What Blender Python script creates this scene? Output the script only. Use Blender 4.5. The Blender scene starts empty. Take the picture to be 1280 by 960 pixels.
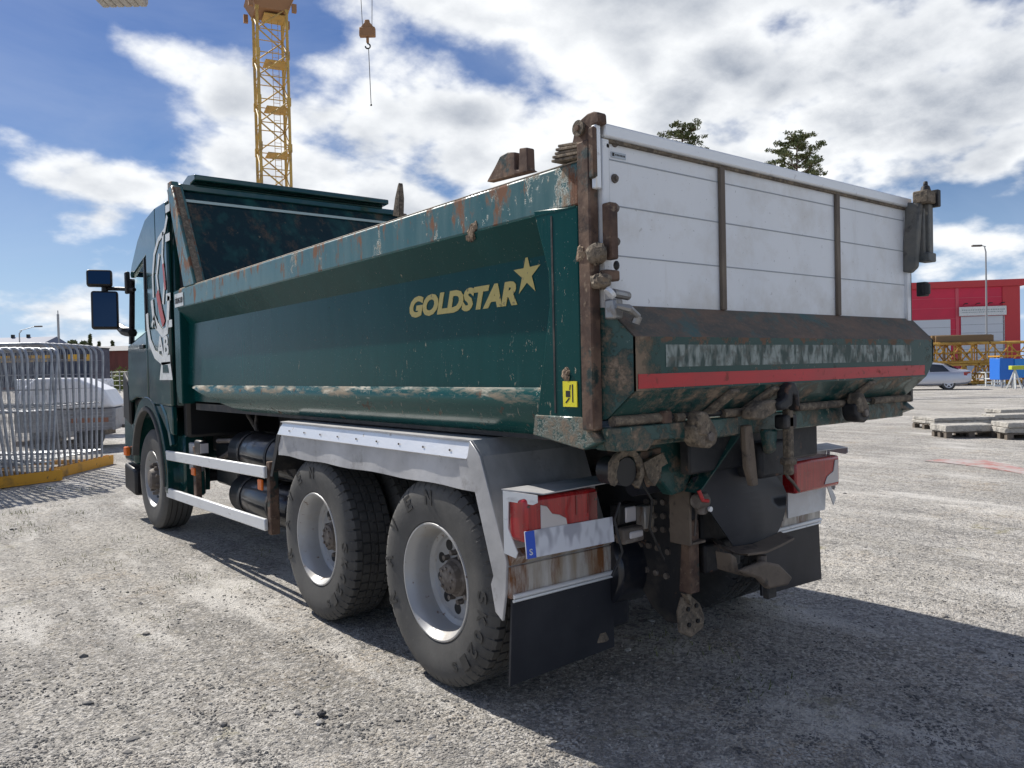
import bpy, math, random
from mathutils import Vector, Matrix
R = math.radians
random.seed(7)

# ------------------------------------------------------------------ camera, sky, sun, exposure
scene = bpy.context.scene
COL = scene.collection
CAM = Vector((0.0, 0.0, 1.58))
FPX = 983.44
MX = Vector((0.783155, -0.029684, 0.621117))    # world X in camera axes (right, down, forward)
MY = Vector((-0.621410, -0.000797, 0.783485))
MZ = Vector((-0.022762, -0.999559, -0.019070))
cd = bpy.data.cameras.new('camera'); cam = bpy.data.objects.new('camera', cd); COL.objects.link(cam)
cam.matrix_world = Matrix(((MX[0], -MX[1], -MX[2], CAM[0]), (MY[0], -MY[1], -MY[2], CAM[1]), (MZ[0], -MZ[1], -MZ[2], CAM[2]), (0, 0, 0, 1)))
cd.sensor_width = 36; cd.lens = FPX / 1280 * 36; cd.clip_end = 3000; cd.clip_start = 0.05
scene.camera = cam
scene.view_settings.view_transform = 'Standard'; scene.view_settings.look = 'None'
scene.view_settings.exposure = 0.5; scene.view_settings.gamma = 1.0
SUN_EL = R(44); SUN_AZ = Vector((-0.165, 0.986, 0)).normalized()
SUN = Vector((SUN_AZ.x * math.cos(SUN_EL), SUN_AZ.y * math.cos(SUN_EL), math.sin(SUN_EL)))
sl = bpy.data.lights.new('sun', 'SUN'); sl.energy = 4.2; sl.angle = R(0.5); sl.color = (1.0, 0.945, 0.86)
so = bpy.data.objects.new('sun', sl); COL.objects.link(so); so.rotation_euler = SUN.to_track_quat('Z', 'Y').to_euler()
world = bpy.data.worlds.new('World'); scene.world = world; world.use_nodes = True
SKY_STRENGTH = 0.1


def ray(u, v):
    c = Vector((u - 640, v - 480, FPX))
    return Vector((MX.dot(c), MY.dot(c), MZ.dot(c)))


def gr(u, v, z=0.0):
    d = ray(u, v); return CAM + d * ((z - CAM.z) / d.z)


def L(u, v, x=2.1):
    d = ray(u, v); return CAM + d * (x / d.x)


def G(u, v, y=2.11):
    d = ray(u, v); return CAM + d * (y / d.y)


def dep(u, v, d):
    return CAM + ray(u, v) * (d / FPX)


CR = Vector((MX[0], MY[0], 0)).normalized()   # horizontal directions of the view
CF = Vector((MX[2], MY[2], 0)).normalized()


def build_world():
    nt = world.node_tree; N = nt.nodes; K = nt.links
    for n in list(N): N.remove(n)
    out = N.new('ShaderNodeOutputWorld'); bg = N.new('ShaderNodeBackground'); bg.inputs[1].default_value = SKY_STRENGTH
    K.new(bg.outputs[0], out.inputs[0])
    sky = N.new('ShaderNodeTexSky'); sky.sky_type = 'NISHITA'; sky.sun_disc = False
    sky.sun_elevation = SUN_EL; sky.sun_rotation = math.atan2(SUN.x, SUN.y)
    sky.air_density = 1.0; sky.dust_density = 0.35; sky.ozone_density = 2.5
    hs = N.new('ShaderNodeHueSaturation'); hs.inputs['Hue'].default_value = .513; hs.inputs['Saturation'].default_value = 1.32; hs.inputs['Value'].default_value = 0.54
    K.new(sky.outputs[0], hs.inputs['Color'])
    tc = N.new('ShaderNodeTexCoord'); D = tc.outputs['Generated']

    def m(op, a, b=None, c=None, clamp=False):
        n = N.new('ShaderNodeMath'); n.operation = op; n.use_clamp = clamp
        for i, x in enumerate((a, b, c)):
            if x is None: continue
            if isinstance(x, (int, float)): n.inputs[i].default_value = x
            else: K.new(x, n.inputs[i])
        return n.outputs[0]

    def vm(op, a, b=None, out_=0, scale=None):
        n = N.new('ShaderNodeVectorMath'); n.operation = op
        for i, x in enumerate((a, b)):
            if x is None: continue
            if isinstance(x, (tuple, Vector)): n.inputs[i].default_value = tuple(x)
            else: K.new(x, n.inputs[i])
        if scale is not None:
            if isinstance(scale, (int, float)): n.inputs['Scale'].default_value = scale
            else: K.new(scale, n.inputs['Scale'])
        return n.outputs[out_]
    # perspective of a flat cloud layer: project the direction on a plane overhead
    sep = N.new('ShaderNodeSeparateXYZ'); K.new(D, sep.inputs[0])
    zc = m('MAXIMUM', sep.outputs[2], 0.0)
    inv = m('DIVIDE', 1.0, m('ADD', zc, 0.42))
    P = vm('SCALE', D, scale=inv)

    def noise(vec, scale, detail, rough, dist=0.0):
        n = N.new('ShaderNodeTexNoise'); n.inputs['Scale'].default_value = scale
        n.inputs['Detail'].default_value = detail; n.inputs['Roughness'].default_value = rough; n.inputs['Distortion'].default_value = dist
        K.new(vec, n.inputs['Vector']); return n.outputs[0]

    def fields(vec):
        v_ = N.new('ShaderNodeTexVoronoi'); v_.feature = 'F1'; v_.inputs['Scale'].default_value = 9.0
        wob = N.new('ShaderNodeTexNoise'); wob.inputs['Scale'].default_value = 7; wob.inputs['Detail'].default_value = 2; K.new(vec, wob.inputs['Vector'])
        K.new(vm('ADD', vec, vm('SCALE', wob.outputs['Color'], scale=.12)), v_.inputs['Vector'])
        return m('ADD', noise(vec, 4.2, 7, 0.56), m('MULTIPLY', m('SUBTRACT', .42, v_.outputs['Distance']), .20))
    n1 = fields(P)
    n2 = noise(vm('ADD', P, tuple(SUN * 0.05 + Vector((0, 0, 0.03)))), 4.2, 5, .55); n1b = noise(P, 4.2, 5, .55)
    # soft masses of cloud: (u, v, half width, half height, weight, tilt) as directions of this sky
    blobs = [(300, 170, 120, 60, .72, 25), (180, 60, 50, 26, .42, 30), (470, 130, 150, 65, .75, 8), (600, 210, 150, 80, .85, 12), (430, 250, 120, 45, .5, 0),
             (140, 235, 130, 34, .95, 12), (60, 215, 60, 30, .35, 0), (900, 60, 330, 75, 1.0, 8), (640, 5, 140, 26, .8, 0), (1150, 50, 260, 110, 1.05, 0),
             (900, 150, 140, 70, .85, 5), (1080, 180, 140, 60, .8, 20), (1200, 150, 120, 50, .6, -5), (1190, 300, 110, 26, .6, 0), (700, 290, 200, 60, .6, 0),
             (70, 385, 190, 22, .6, 2), (150, 425, 220, 14, .6, 0), (60, 180, 90, 14, .35, 18), (1290, 345, 80, 20, .6, 0),
             (640, 95, 75, 26, -.75, 20), (60, 110, 80, 80, -.8, 10), (200, 20, 80, 30, -.5, 0), (1230, 262, 90, 22, -.7, 6), (330, 35, 110, 28, -.65, 8), (90, 320, 140, 22, -.25, 0),
             (770, 95, 45, 45, -.5, -10), (250, 300, 60, 20, -.4, 0)]
    tot = None
    for u, v, w, h, wt, tilt in blobs:
        d = ray(u, v); d.normalize()
        t = math.radians(tilt)
        a = ray(u + math.cos(t) * 10, v + math.sin(t) * 10).normalized() - d; a = (a - d * a.dot(d)).normalized()
        b = d.cross(a).normalized()
        ca = (FPX / Vector((u - 640, v - 480, FPX)).length)
        sa = w / FPX * ca; sb = h / FPX * ca
        front = m('GREATER_THAN', vm('DOT_PRODUCT', D, tuple(d), 1), 0.3)
        da = m('MULTIPLY', vm('DOT_PRODUCT', D, tuple(a), 1), 1 / sa)
        db = m('MULTIPLY', vm('DOT_PRODUCT', D, tuple(b), 1), 1 / sb)
        q = m('ADD', m('MULTIPLY', da, da), m('MULTIPLY', db, db))
        e = m('MULTIPLY', m('EXPONENT', m('MULTIPLY', q, -0.8)), wt)
        e = m('MULTIPLY', e, front)
        tot = e if tot is None else m('ADD', tot, e)
    # elsewhere: broken cloud all round
    low = noise(P, 1.1, 2, .5)
    view = vm('DOT_PRODUCT', D, tuple((CF * 1 + Vector((0, 0, .25))).normalized()), 1)
    other = m('MULTIPLY', m('SUBTRACT', 0.80, view, clamp=True), 3.0, clamp=True)
    tot = m('ADD', tot, m('MULTIPLY', m('MULTIPLY_ADD', low, 3.0, -1.15), other))
    dens = m('ADD', m('MULTIPLY', m('MINIMUM', tot, 1.15), 0.5), m('MULTIPLY', m('SUBTRACT', n1, 0.5), 1.75))
    cov = N.new('ShaderNodeMapRange'); cov.interpolation_type = 'SMOOTHSTEP'
    K.new(dens, cov.inputs[0]); cov.inputs[1].default_value = 0.08; cov.inputs[2].default_value = 0.44
    # thin veil
    veil = m('MULTIPLY', m('SUBTRACT', noise(vm('MULTIPLY', P, (1.0, 1.0, 2.5)), 1.6, 6, .6, .6), 0.42, clamp=True), 1.5, clamp=True)
    thick = N.new('ShaderNodeMapRange'); thick.interpolation_type = 'SMOOTHSTEP'
    K.new(dens, thick.inputs[0]); thick.inputs[1].default_value = 0.34; thick.inputs[2].default_value = 0.95
    relief = m('MULTIPLY', m('SUBTRACT', n1b, n2), 5.5)
    big = noise(P, 1.7, 4, .5)
    shade = m('MULTIPLY', thick.outputs[0], m('MULTIPLY_ADD', big, 2.2, -0.2))
    bd = ray(980, 120).normalized(); bell = m('MULTIPLY', m('EXPONENT', m('MULTIPLY', m('SUBTRACT', 1.0, vm('DOT_PRODUCT', D, tuple(bd), 1)), -22.0)), m('MULTIPLY', thick.outputs[0], .62))
    bell = m('MULTIPLY', bell, m('MULTIPLY_ADD', big, .8, .5))
    # cloud brightness: sunlit rims white, thick bellies grey
    lum = m('ADD', m('SUBTRACT', m('SUBTRACT', 1.0, bell), m('MULTIPLY', shade, 0.62)), m('MULTIPLY', relief, 0.36))
    lum = m('MINIMUM', m('MAXIMUM', lum, 0.1), 1.12)
    ramp = N.new('ShaderNodeMix'); ramp.data_type = 'RGBA'
    rf = m('MULTIPLY', m('SUBTRACT', lum, 0.12), 1.08, clamp=True); K.new(rf, ramp.inputs[0])
    ramp.inputs[6].default_value = (1.9, 2.25, 2.9, 1); ramp.inputs[7].default_value = (7.2, 7.35, 7.5, 1)
    mixv = N.new('ShaderNodeMix'); mixv.data_type = 'RGBA'
    K.new(m('MULTIPLY', veil, 0.75), mixv.inputs[0]); K.new(hs.outputs[0], mixv.inputs[6]); mixv.inputs[7].default_value = (3.6, 4.2, 5.6, 1)
    hz = N.new('ShaderNodeMapRange'); hz.interpolation_type = 'SMOOTHSTEP'; K.new(sep.outputs[2], hz.inputs[0]); hz.inputs[1].default_value = .26; hz.inputs[2].default_value = -.02; hz.inputs[3].default_value = 0; hz.inputs[4].default_value = .85
    mixh = N.new('ShaderNodeMix'); mixh.data_type = 'RGBA'; K.new(hz.outputs[0], mixh.inputs[0]); K.new(mixv.outputs[2], mixh.inputs[6]); mixh.inputs[7].default_value = (3.0, 4.3, 6.5, 1)
    mixv = mixh
    mix = N.new('ShaderNodeMix'); mix.data_type = 'RGBA'
    K.new(cov.outputs[0], mix.inputs[0]); K.new(mixv.outputs[2], mix.inputs[6]); K.new(ramp.outputs[2], mix.inputs[7])
    K.new(mix.outputs[2], bg.inputs[0])


build_world()

# ------------------------------------------------------------------ helpers: meshes
OFF = {}


class MB:
    def __init__(s): s.v = []; s.f = []

    def add(s, vs, fs):
        o = len(s.v); s.v += [Vector(p) for p in vs]; s.f += [tuple(i + o for i in f) for f in fs]; return s

    def box(s, x0, x1, y0, y1, z0, z1):
        v = [(x, y, z) for z in (z0, z1) for y in (y0, y1) for x in (x0, x1)]
        return s.add(v, [(0, 2, 3, 1), (4, 5, 7, 6), (0, 1, 5, 4), (2, 6, 7, 3), (0, 4, 6, 2), (1, 3, 7, 5)])

    def obox(s, c, ax, ay, az):      # centre and half-axis vectors
        c = Vector(c); ax = Vector(ax); ay = Vector(ay); az = Vector(az)
        v = [c + ax * i + ay * j + az * k for k in (-1, 1) for j in (-1, 1) for i in (-1, 1)]
        return s.add(v, [(0, 2, 3, 1), (4, 5, 7, 6), (0, 1, 5, 4), (2, 6, 7, 3), (0, 4, 6, 2), (1, 3, 7, 5)])

    def prism(s, pts, ext):           # closed planar polygon of 3D points, extruded by a vector
        pts = [Vector(p) for p in pts]; ext = Vector(ext); n = len(pts)
        return s.add(pts + [p + ext for p in pts], [tuple(range(n))[::-1], tuple(range(n, 2 * n))] + [(i, (i + 1) % n, n + (i + 1) % n, n + i) for i in range(n)])

    def px(s, yz, x0, x1): return s.prism([(x0, y, z) for y, z in yz], (x1 - x0, 0, 0))
    def py(s, xz, y0, y1): return s.prism([(x, y0, z) for x, z in xz], (0, y1 - y0, 0))
    def pz(s, xy, z0, z1): return s.prism([(x, y, z0) for x, y in xy], (0, 0, z1 - z0))

    def sheet_x(s, prof, y0, y1, t=0.006, close=False):   # profile in X,Z swept along Y with thickness
        return s.strip([(x, y0, z) for x, z in prof], [(x, y1, z) for x, z in prof], t)

    def strip(s, A, B, t):
        A = [Vector(p) for p in A]; B = [Vector(p) for p in B]; n = len(A); nn = []
        for i in range(n):
            a = A[max(i - 1, 0)]; b = A[min(i + 1, n - 1)]
            nn.append((b - a).cross(B[i] - A[i]).normalized() * t)
        v = A + B + [A[i] + nn[i] for i in range(n)] + [B[i] + nn[i] for i in range(n)]
        f = []
        for i in range(n - 1):
            f += [(i, i + 1, n + i + 1, n + i), (2 * n + i, 3 * n + i, 3 * n + i + 1, 2 * n + i + 1), (i, 2 * n + i, 2 * n + i + 1, i + 1), (n + i, n + i + 1, 3 * n + i + 1, 3 * n + i)]
        f += [(0, n, 3 * n, 2 * n), (n - 1, 3 * n - 1, 4 * n - 1, 2 * n - 1)]
        return s.add(v, f)

    def tube(s, pts, r, n=8, caps=True):
        pts = [Vector(p) for p in pts]; m = len(pts)
        rs = r if isinstance(r, (list, tuple)) else [r] * m
        v = []; ref = None
        for i, p in enumerate(pts):
            t = (pts[min(i + 1, m - 1)] - pts[max(i - 1, 0)]).normalized()
            if ref is None: ref = Vector((0, 0, 1)) if abs(t.z) < .9 else Vector((1, 0, 0))
            a = (ref - t * ref.dot(t)).normalized(); ref = a; b = t.cross(a)
            v += [p + (a * math.cos(2 * math.pi * k / n) + b * math.sin(2 * math.pi * k / n)) * rs[i] for k in range(n)]
        f = [(i * n + k, i * n + (k + 1) % n, (i + 1) * n + (k + 1) % n, (i + 1) * n + k) for i in range(m - 1) for k in range(n)]
        if caps: f += [tuple(range(n))[::-1], tuple((m - 1) * n + k for k in range(n))]
        return s.add(v, f)

    def cyl(s, p0, p1, r0, r1=None, n=20): return s.tube([p0, p1], [r0, r0 if r1 is None else r1], n)

    def lathe(s, prof, c, n=48, axis='x'):     # profile (a, r) around an axis through c
        c = Vector(c); v = []
        for a, r in prof:
            for k in range(n):
                t = 2 * math.pi * k / n; p, q = r * math.cos(t), r * math.sin(t)
                v.append(c + (Vector((a, p, q)) if axis == 'x' else Vector((p, a, q)) if axis == 'y' else Vector((p, q, a))))
        f = [(i * n + k, i * n + (k + 1) % n, (i + 1) * n + (k + 1) % n, (i + 1) * n + k) for i in range(len(prof) - 1) for k in range(n)]
        return s.add(v, f)

    def sph(s, c, r, n=10, m=6):
        c = Vector(c); r = r if isinstance(r, (tuple, Vector)) else (r, r, r); v = []
        for i in range(m + 1):
            ph = math.pi * i / m
            for k in range(n):
                t = 2 * math.pi * k / n
                v.append(c + Vector((r[0] * math.sin(ph) * math.cos(t), r[1] * math.sin(ph) * math.sin(t), r[2] * math.cos(ph))))
        return s.add(v, [(i * n + k, (i + 1) * n + k, (i + 1) * n + (k + 1) % n, i * n + (k + 1) % n) for i in range(m) for k in range(n)])

    def build(s, name, mat, parent=None, bevel=0.0, smooth=30, loc=None, rot=0.0, seg=1, merge=False):
        off = OFF.get(parent.name, Vector((0, 0, 0))) if parent else Vector(loc or (0, 0, 0))
        me = bpy.data.meshes.new(name)
        local = (loc is not None and rot != 0.0)
        me.from_pydata([tuple(p if local else p - off) for p in s.v], [], s.f); me.validate(); me.update()
        import bmesh
        bm = bmesh.new(); bm.from_mesh(me)
        if merge: bmesh.ops.remove_doubles(bm, verts=bm.verts, dist=1e-4)
        bmesh.ops.recalc_face_normals(bm, faces=bm.faces); bm.to_mesh(me); bm.free()
        me.materials.append(mat)
        for p in me.polygons: p.use_smooth = True
        me.set_sharp_from_angle(angle=R(smooth))
        o = bpy.data.objects.new(name, me); COL.objects.link(o)
        if parent: o.parent = parent; OFF[o.name] = off
        else:
            o.location = off; o.rotation_euler.z = rot; OFF[o.name] = off
        if bevel:
            b = o.modifiers.new('bevel', 'BEVEL'); b.width = bevel; b.segments = seg; b.limit_method = 'ANGLE'; b.angle_limit = R(35); b.harden_normals = False
        return o


def tag(o, label, cat=None, group=None, kind=None):
    if label: o['label'] = label
    if cat: o['category'] = cat
    if group: o['group'] = group
    if kind: o['kind'] = kind
    return o


def empty(name, loc, label, cat, group=None, rot=0.0, local=False):
    o = bpy.data.objects.new(name, None); COL.objects.link(o); o.location = loc; o.rotation_euler.z = rot
    OFF[o.name] = Vector((0, 0, 0)) if (rot != 0.0 or local) else Vector(loc)
    return tag(o, label, cat, group)


def copy_tree(o, parent=None):
    c = o.copy(); COL.objects.link(c); c.parent = parent
    for ch in [k for k in COL.objects if k.parent == o]: copy_tree(ch, c)
    return c


# ------------------------------------------------------------------ helpers: materials
def mat(name, base, rough=.5, metal=0.0, layers=(), bump=None, coat=0.0, spec=.5, trans=0.0, alpha=1.0, emit=None, ior=1.45):
    M_ = bpy.data.materials.new(name); M_.use_nodes = True; nt = M_.node_tree; N = nt.nodes; K = nt.links
    b = N['Principled BSDF']
    b.inputs['Roughness'].default_value = rough; b.inputs['Metallic'].default_value = metal
    b.inputs['Coat Weight'].default_value = coat; b.inputs['Specular IOR Level'].default_value = spec
    b.inputs['Transmission Weight'].default_value = trans; b.inputs['Alpha'].default_value = alpha; b.inputs['IOR'].default_value = ior
    b.inputs['Coat Roughness'].default_value = .08
    if emit: b.inputs['Emission Color'].default_value = (*emit[:3], 1); b.inputs['Emission Strength'].default_value = emit[3]
    b.inputs['Base Color'].default_value = (*base, 1)
    tc = N.new('ShaderNodeTexCoord'); O = tc.outputs['Object']

    def math_(op, a, b_, clamp=False):
        n = N.new('ShaderNodeMath'); n.operation = op; n.use_clamp = clamp
        for i, x in enumerate((a, b_)):
            if isinstance(x, (int, float)): n.inputs[i].default_value = x
            else: K.new(x, n.inputs[i])
        return n.outputs[0]
    col = None; rg = None; mt = None; coatv = None; masks = []
    for l in layers:
        mp = N.new('ShaderNodeMapping'); K.new(O, mp.inputs[0]); mp.inputs['Scale'].default_value = l.get('st', (1, 1, 1)); mp.inputs['Location'].default_value = l.get('loc', (0, 0, 0))
        mp.inputs['Rotation'].default_value = l.get('rot', (0, 0, 0))
        if l.get('type') == 'voronoi':
            n = N.new('ShaderNodeTexVoronoi'); n.inputs['Scale'].default_value = l['scale']; n.inputs['Randomness'].default_value = 1
            K.new(mp.outputs[0], n.inputs['Vector']); src = n.outputs['Distance']
        elif l.get('type') == 'cell':
            n = N.new('ShaderNodeTexVoronoi'); n.inputs['Scale'].default_value = l['scale']
            K.new(mp.outputs[0], n.inputs['Vector']); sp = N.new('ShaderNodeSeparateColor'); K.new(n.outputs['Color'], sp.inputs[0]); src = sp.outputs[0]
        else:
            n = N.new('ShaderNodeTexNoise'); n.inputs['Scale'].default_value = l['scale']; n.inputs['Detail'].default_value = l.get('det', 6)
            n.inputs['Roughness'].default_value = l.get('nr', .6); n.inputs['Distortion'].default_value = l.get('dist', 0)
            K.new(mp.outputs[0], n.inputs['Vector']); src = n.outputs[0]
        if 'grad' in l:      # adds to the noise: +amount from a to b along an axis
            for (ax, a, b2, am) in l['grad']:
                sp = N.new('ShaderNodeSeparateXYZ'); K.new(O, sp.inputs[0])
                mr = N.new('ShaderNodeMapRange'); K.new(sp.outputs[ax], mr.inputs[0]); mr.inputs[1].default_value = a; mr.inputs[2].default_value = b2; mr.inputs[3].default_value = 0; mr.inputs[4].default_value = am
                src = math_('ADD', src, mr.outputs[0])
        r = N.new('ShaderNodeMapRange'); K.new(src, r.inputs[0]); r.inputs[1].default_value = l['lo']; r.inputs[2].default_value = l['hi']
        r.inputs[4].default_value = l.get('amt', 1.0)
        msk = r.outputs[0]
        mx = N.new('ShaderNodeMix'); mx.data_type = 'RGBA'; K.new(msk, mx.inputs[0])
        if col is None: mx.inputs[6].default_value = (*base, 1)
        else: K.new(col, mx.inputs[6])
        mx.inputs[7].default_value = (*l['col'], 1); col = mx.outputs[2]
        if 'rough' in l:
            m2 = N.new('ShaderNodeMix'); K.new(msk, m2.inputs[0])
            if rg is None: m2.inputs[2].default_value = rough
            else: K.new(rg, m2.inputs[2])
            m2.inputs[3].default_value = l['rough']; rg = m2.outputs[0]
            if metal:
                m3 = N.new('ShaderNodeMix'); K.new(msk, m3.inputs[0])
                if mt is None: m3.inputs[2].default_value = metal
                else: K.new(mt, m3.inputs[2])
                m3.inputs[3].default_value = l.get('metal', 0); mt = m3.outputs[0]
            if coat:
                m4 = N.new('ShaderNodeMix'); K.new(msk, m4.inputs[0])
                if coatv is None: m4.inputs[2].default_value = coat
                else: K.new(coatv, m4.inputs[2])
                m4.inputs[3].default_value = 0; coatv = m4.outputs[0]
        if l.get('h'): masks.append((msk, l['h']))
    if col is not None: K.new(col, b.inputs['Base Color'])
    if rg is not None: K.new(rg, b.inputs['Roughness'])
    if mt is not None: K.new(mt, b.inputs['Metallic'])
    if coatv is not None: K.new(coatv, b.inputs['Coat Weight'])
    hsum = None
    for msk, h in masks:
        t = math_('MULTIPLY', msk, h); hsum = t if hsum is None else math_('ADD', hsum, t)
    for (sc, st, h) in (bump or ()):
        mp = N.new('ShaderNodeMapping'); K.new(O, mp.inputs[0]); mp.inputs['Scale'].default_value = st
        n = N.new('ShaderNodeTexNoise'); n.inputs['Scale'].default_value = sc; n.inputs['Detail'].default_value = 5; K.new(mp.outputs[0], n.inputs['Vector'])
        t = math_('MULTIPLY', n.outputs[0], h); hsum = t if hsum is None else math_('ADD', hsum, t)
    if hsum is not None:
        bp = N.new('ShaderNodeBump'); bp.inputs['Distance'].default_value = 1.0; bp.inputs['Strength'].default_value = 1.0
        K.new(hsum, bp.inputs['Height']); K.new(bp.outputs[0], b.inputs['Normal'])
    return M_


MUD = (.33, .25, .17); RUST = (.13, .055, .03); GREEN = (.0015, .048, .046); DUST = (.22, .19, .15)
speck = [dict(col=(.42, .36, .27), scale=30, lo=.675, hi=.735, det=7, nr=.7, st=(1, 1, .5), rough=.9, amt=.85, h=.0015, grad=[(1, 1.5, -2.6, .03), (2, 1.95, 1.5, .02)]),
         dict(col=(.30, .36, .33), scale=90, lo=.66, hi=.74, rough=.7, amt=.6)]
m_green = mat('green_paint', GREEN, .20, 0, [
    dict(col=(.008, .075, .075), scale=5, lo=.45, hi=.8, st=(1, 1, .25), rough=.30, amt=.5),
    dict(col=(.06, .14, .13), scale=26, lo=.62, hi=.78, st=(1, 1, .06), rough=.45, amt=.30),
    dict(col=MUD, scale=10, lo=.70, hi=.735, det=8, nr=.7, rough=.95, h=.004)] + speck, coat=.0, spec=.16, bump=((1.6, (1, 1, .5), .006),))
m_green_dirty = mat('green_paint_muddy', GREEN, .35, 0, [
    dict(col=(.06, .12, .10), scale=6, lo=.4, hi=.8, rough=.5, amt=.6),
    dict(col=RUST, scale=7, lo=.56, hi=.64, nr=.7, rough=.9),
    dict(col=(.26, .20, .145), scale=7, lo=.48, hi=.60, det=10, nr=.78, rough=.95, h=.004)] + speck, coat=.15)
m_hull = mat('green_hull_paint', (.002, .060, .054), .24, 0, [
    dict(col=(.27, .21, .15), scale=9, lo=.47, hi=.60, det=9, nr=.72, st=(1, .35, 1.6), rough=.8, amt=.8, rot=(R(38), 0, 0), grad=[(2, 1.46, 1.39, -.20)]),
    dict(col=(.50, .46, .38), scale=16, lo=.52, hi=.62, det=8, nr=.7, st=(1, .3, 1.6), rough=.8, amt=.8, rot=(R(38), 0, 0), grad=[(2, 1.48, 1.42, -.12)]),  # cream streaks along the upper band: mud with the highlight painted in
    dict(col=RUST, scale=9, lo=.62, hi=.7, rough=.9)] + speck, coat=.1, spec=.3)
m_rail = mat('green_rail_paint', (.022, .105, .105), .34, 0, [
    dict(col=(.16, .25, .25), scale=8, lo=.4, hi=.8, st=(1, 1, .2), rough=.5, amt=.6),
    dict(col=(.40, .27, .17), scale=5.5, lo=.60, hi=.70, det=10, nr=.78, st=(1, 1, .55), rough=.95, h=.004, grad=[(1, -2.3, -2.75, .11), (2, 2.30, 2.38, .05)]),
    dict(col=(.20, .095, .055), scale=10, lo=.565, hi=.64, det=8, nr=.7, rough=.9, st=(1, 1, .4), grad=[(2, 2.24, 2.38, .06)])] + speck, coat=.35)
m_lip = mat('dusty_top_edge', (.42, .36, .29), .8, 0, [dict(col=(.5, .44, .36), scale=14, lo=.4, hi=.7, amt=.8), dict(col=(.2, .11, .07), scale=20, lo=.58, hi=.68)], bump=((40, (1, 1, 1), .004),))
m_rust = mat('rusty_steel', (.085, .052, .040), .85, 0, [dict(col=(.20, .13, .09), scale=9, lo=.4, hi=.7), dict(col=(.05, .035, .03), scale=16, lo=.55, hi=.7), dict(col=(.30, .23, .16), scale=24, lo=.6, hi=.7, amt=.7), dict(col=(.012, .03, .028), scale=5, lo=.56, hi=.62, det=8, nr=.7, rough=.5)], bump=((30, (1, 1, 1), .0025),))
m_brown = mat('dried_mud_steel', (.115, .095, .073), .9, 0, [dict(col=(.23, .18, .13), scale=11, lo=.42, hi=.66, det=9, nr=.7), dict(col=(.04, .037, .034), scale=8, lo=.52, hi=.68, det=8, amt=.8), dict(col=(.30, .245, .18), scale=38, lo=.50, hi=.62, det=6, amt=.6, h=.0015), dict(col=(.05, .044, .04), scale=55, lo=.54, hi=.62, det=5, amt=.6)], bump=((26, (1, 1, 1), .006), (80, (1, 1, 1), .002)))
m_tan = mat('dusty_brown_steel', (.125, .10, .078), .8, 0, [dict(col=(.19, .15, .115), scale=6, lo=.4, hi=.7), dict(col=(.06, .05, .045), scale=14, lo=.56, hi=.68)])
m_chute = mat('worn_chute_paint', (.075, .075, .066), .75, 0, [
    dict(col=(.155, .105, .078), scale=8, lo=.40, hi=.60, det=10, nr=.75, st=(.5, 1, 1)),
    dict(col=(.20, .15, .11), scale=55, lo=.55, hi=.7, amt=.5),
    dict(col=(.05, .11, .11), scale=4, lo=.54, hi=.66, det=8, nr=.7)], bump=((60, (1, 1, 1), .002),))
m_chface = mat('chute_face_paint', (.008, .05, .042), .45, 0, [
    dict(col=(.15, .09, .06), scale=12, lo=.60, hi=.66, det=9, nr=.7, rough=.9, grad=[(2, 1.64, 1.70, .14)]),
    dict(col=(.22, .165, .115), scale=7, lo=.56, hi=.70, det=10, nr=.8, rough=.95, h=.003, grad=[(0, -1.02, -1.17, .26)])] + speck)
m_chassis = mat('black_chassis', (.018, .019, .022), .6, 0, [dict(col=(.10, .085, .07), scale=6, lo=.5, hi=.75, amt=.7), dict(col=(.13, .07, .045), scale=15, lo=.64, hi=.7)], bump=((20, (1, 1, 1), .004),))
m_alu = mat('dull_aluminium', (.52, .52, .53), .5, .3, [
    dict(col=(.34, .34, .345), scale=4, lo=.4, hi=.7, st=(1, .5, .6), rough=.6, metal=.3, det=8), dict(col=(.14, .12, .10), scale=7, lo=.56, hi=.74, det=9, nr=.75, rough=.85, amt=.7)], bump=((3, (1, 1, 1), .012),))
m_alu_rust = mat('stained_aluminium', (.55, .54, .52), .45, .7, [
    dict(col=(.30, .25, .19), scale=6, lo=.42, hi=.62, st=(1.5, 1, .25), rough=.8),
    dict(col=(.17, .07, .025), scale=4.5, lo=.52, hi=.64, det=9, nr=.7, st=(1.6, 1, .3), rough=.9, grad=[(0, -1.0, -1.2, .10)])], bump=((3, (1, 1, 1), .008),))
m_alu_white = mat('pale_aluminium_bar', (.72, .74, .76), .45, .35, [dict(col=(.45, .45, .45), scale=20, lo=.6, hi=.75, st=(1, .3, 1), rough=.6, metal=.2)])
m_white = mat('white_board', (.74, .76, .78), .38, 0, [dict(col=(.62, .65, .68), scale=3, lo=.4, hi=.8, st=(1, 1, .3), amt=.5), dict(col=(.3, .3, .3), scale=45, lo=.665, hi=.70, amt=.6), dict(col=(.48, .46, .43), scale=7, lo=.58, hi=.74, det=9, nr=.75, st=(1, 1, .12), amt=.45), dict(col=(.5, .47, .42), scale=3, lo=.5, hi=.7, det=8, nr=.7, amt=.5, grad=[(2, 1.98, 1.82, .12)])], bump=((1.5, (1, 1, 1), .006),))
m_seam = mat('dark_seam', (.32, .35, .38), .8)
m_batten = mat('brown_batten', (.13, .105, .085), .8, 0, [dict(col=(.22, .18, .14), scale=18, lo=.45, hi=.7, st=(1, 1, .2))])
m_rubber = mat('black_rubber', (.022, .022, .024), .62, 0, [dict(col=(.09, .085, .08), scale=4, lo=.4, hi=.8, amt=.6), dict(col=(.16, .15, .14), scale=50, lo=.68, hi=.74, amt=.6)], bump=((120, (1, 1, 1), .0008),))
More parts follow.
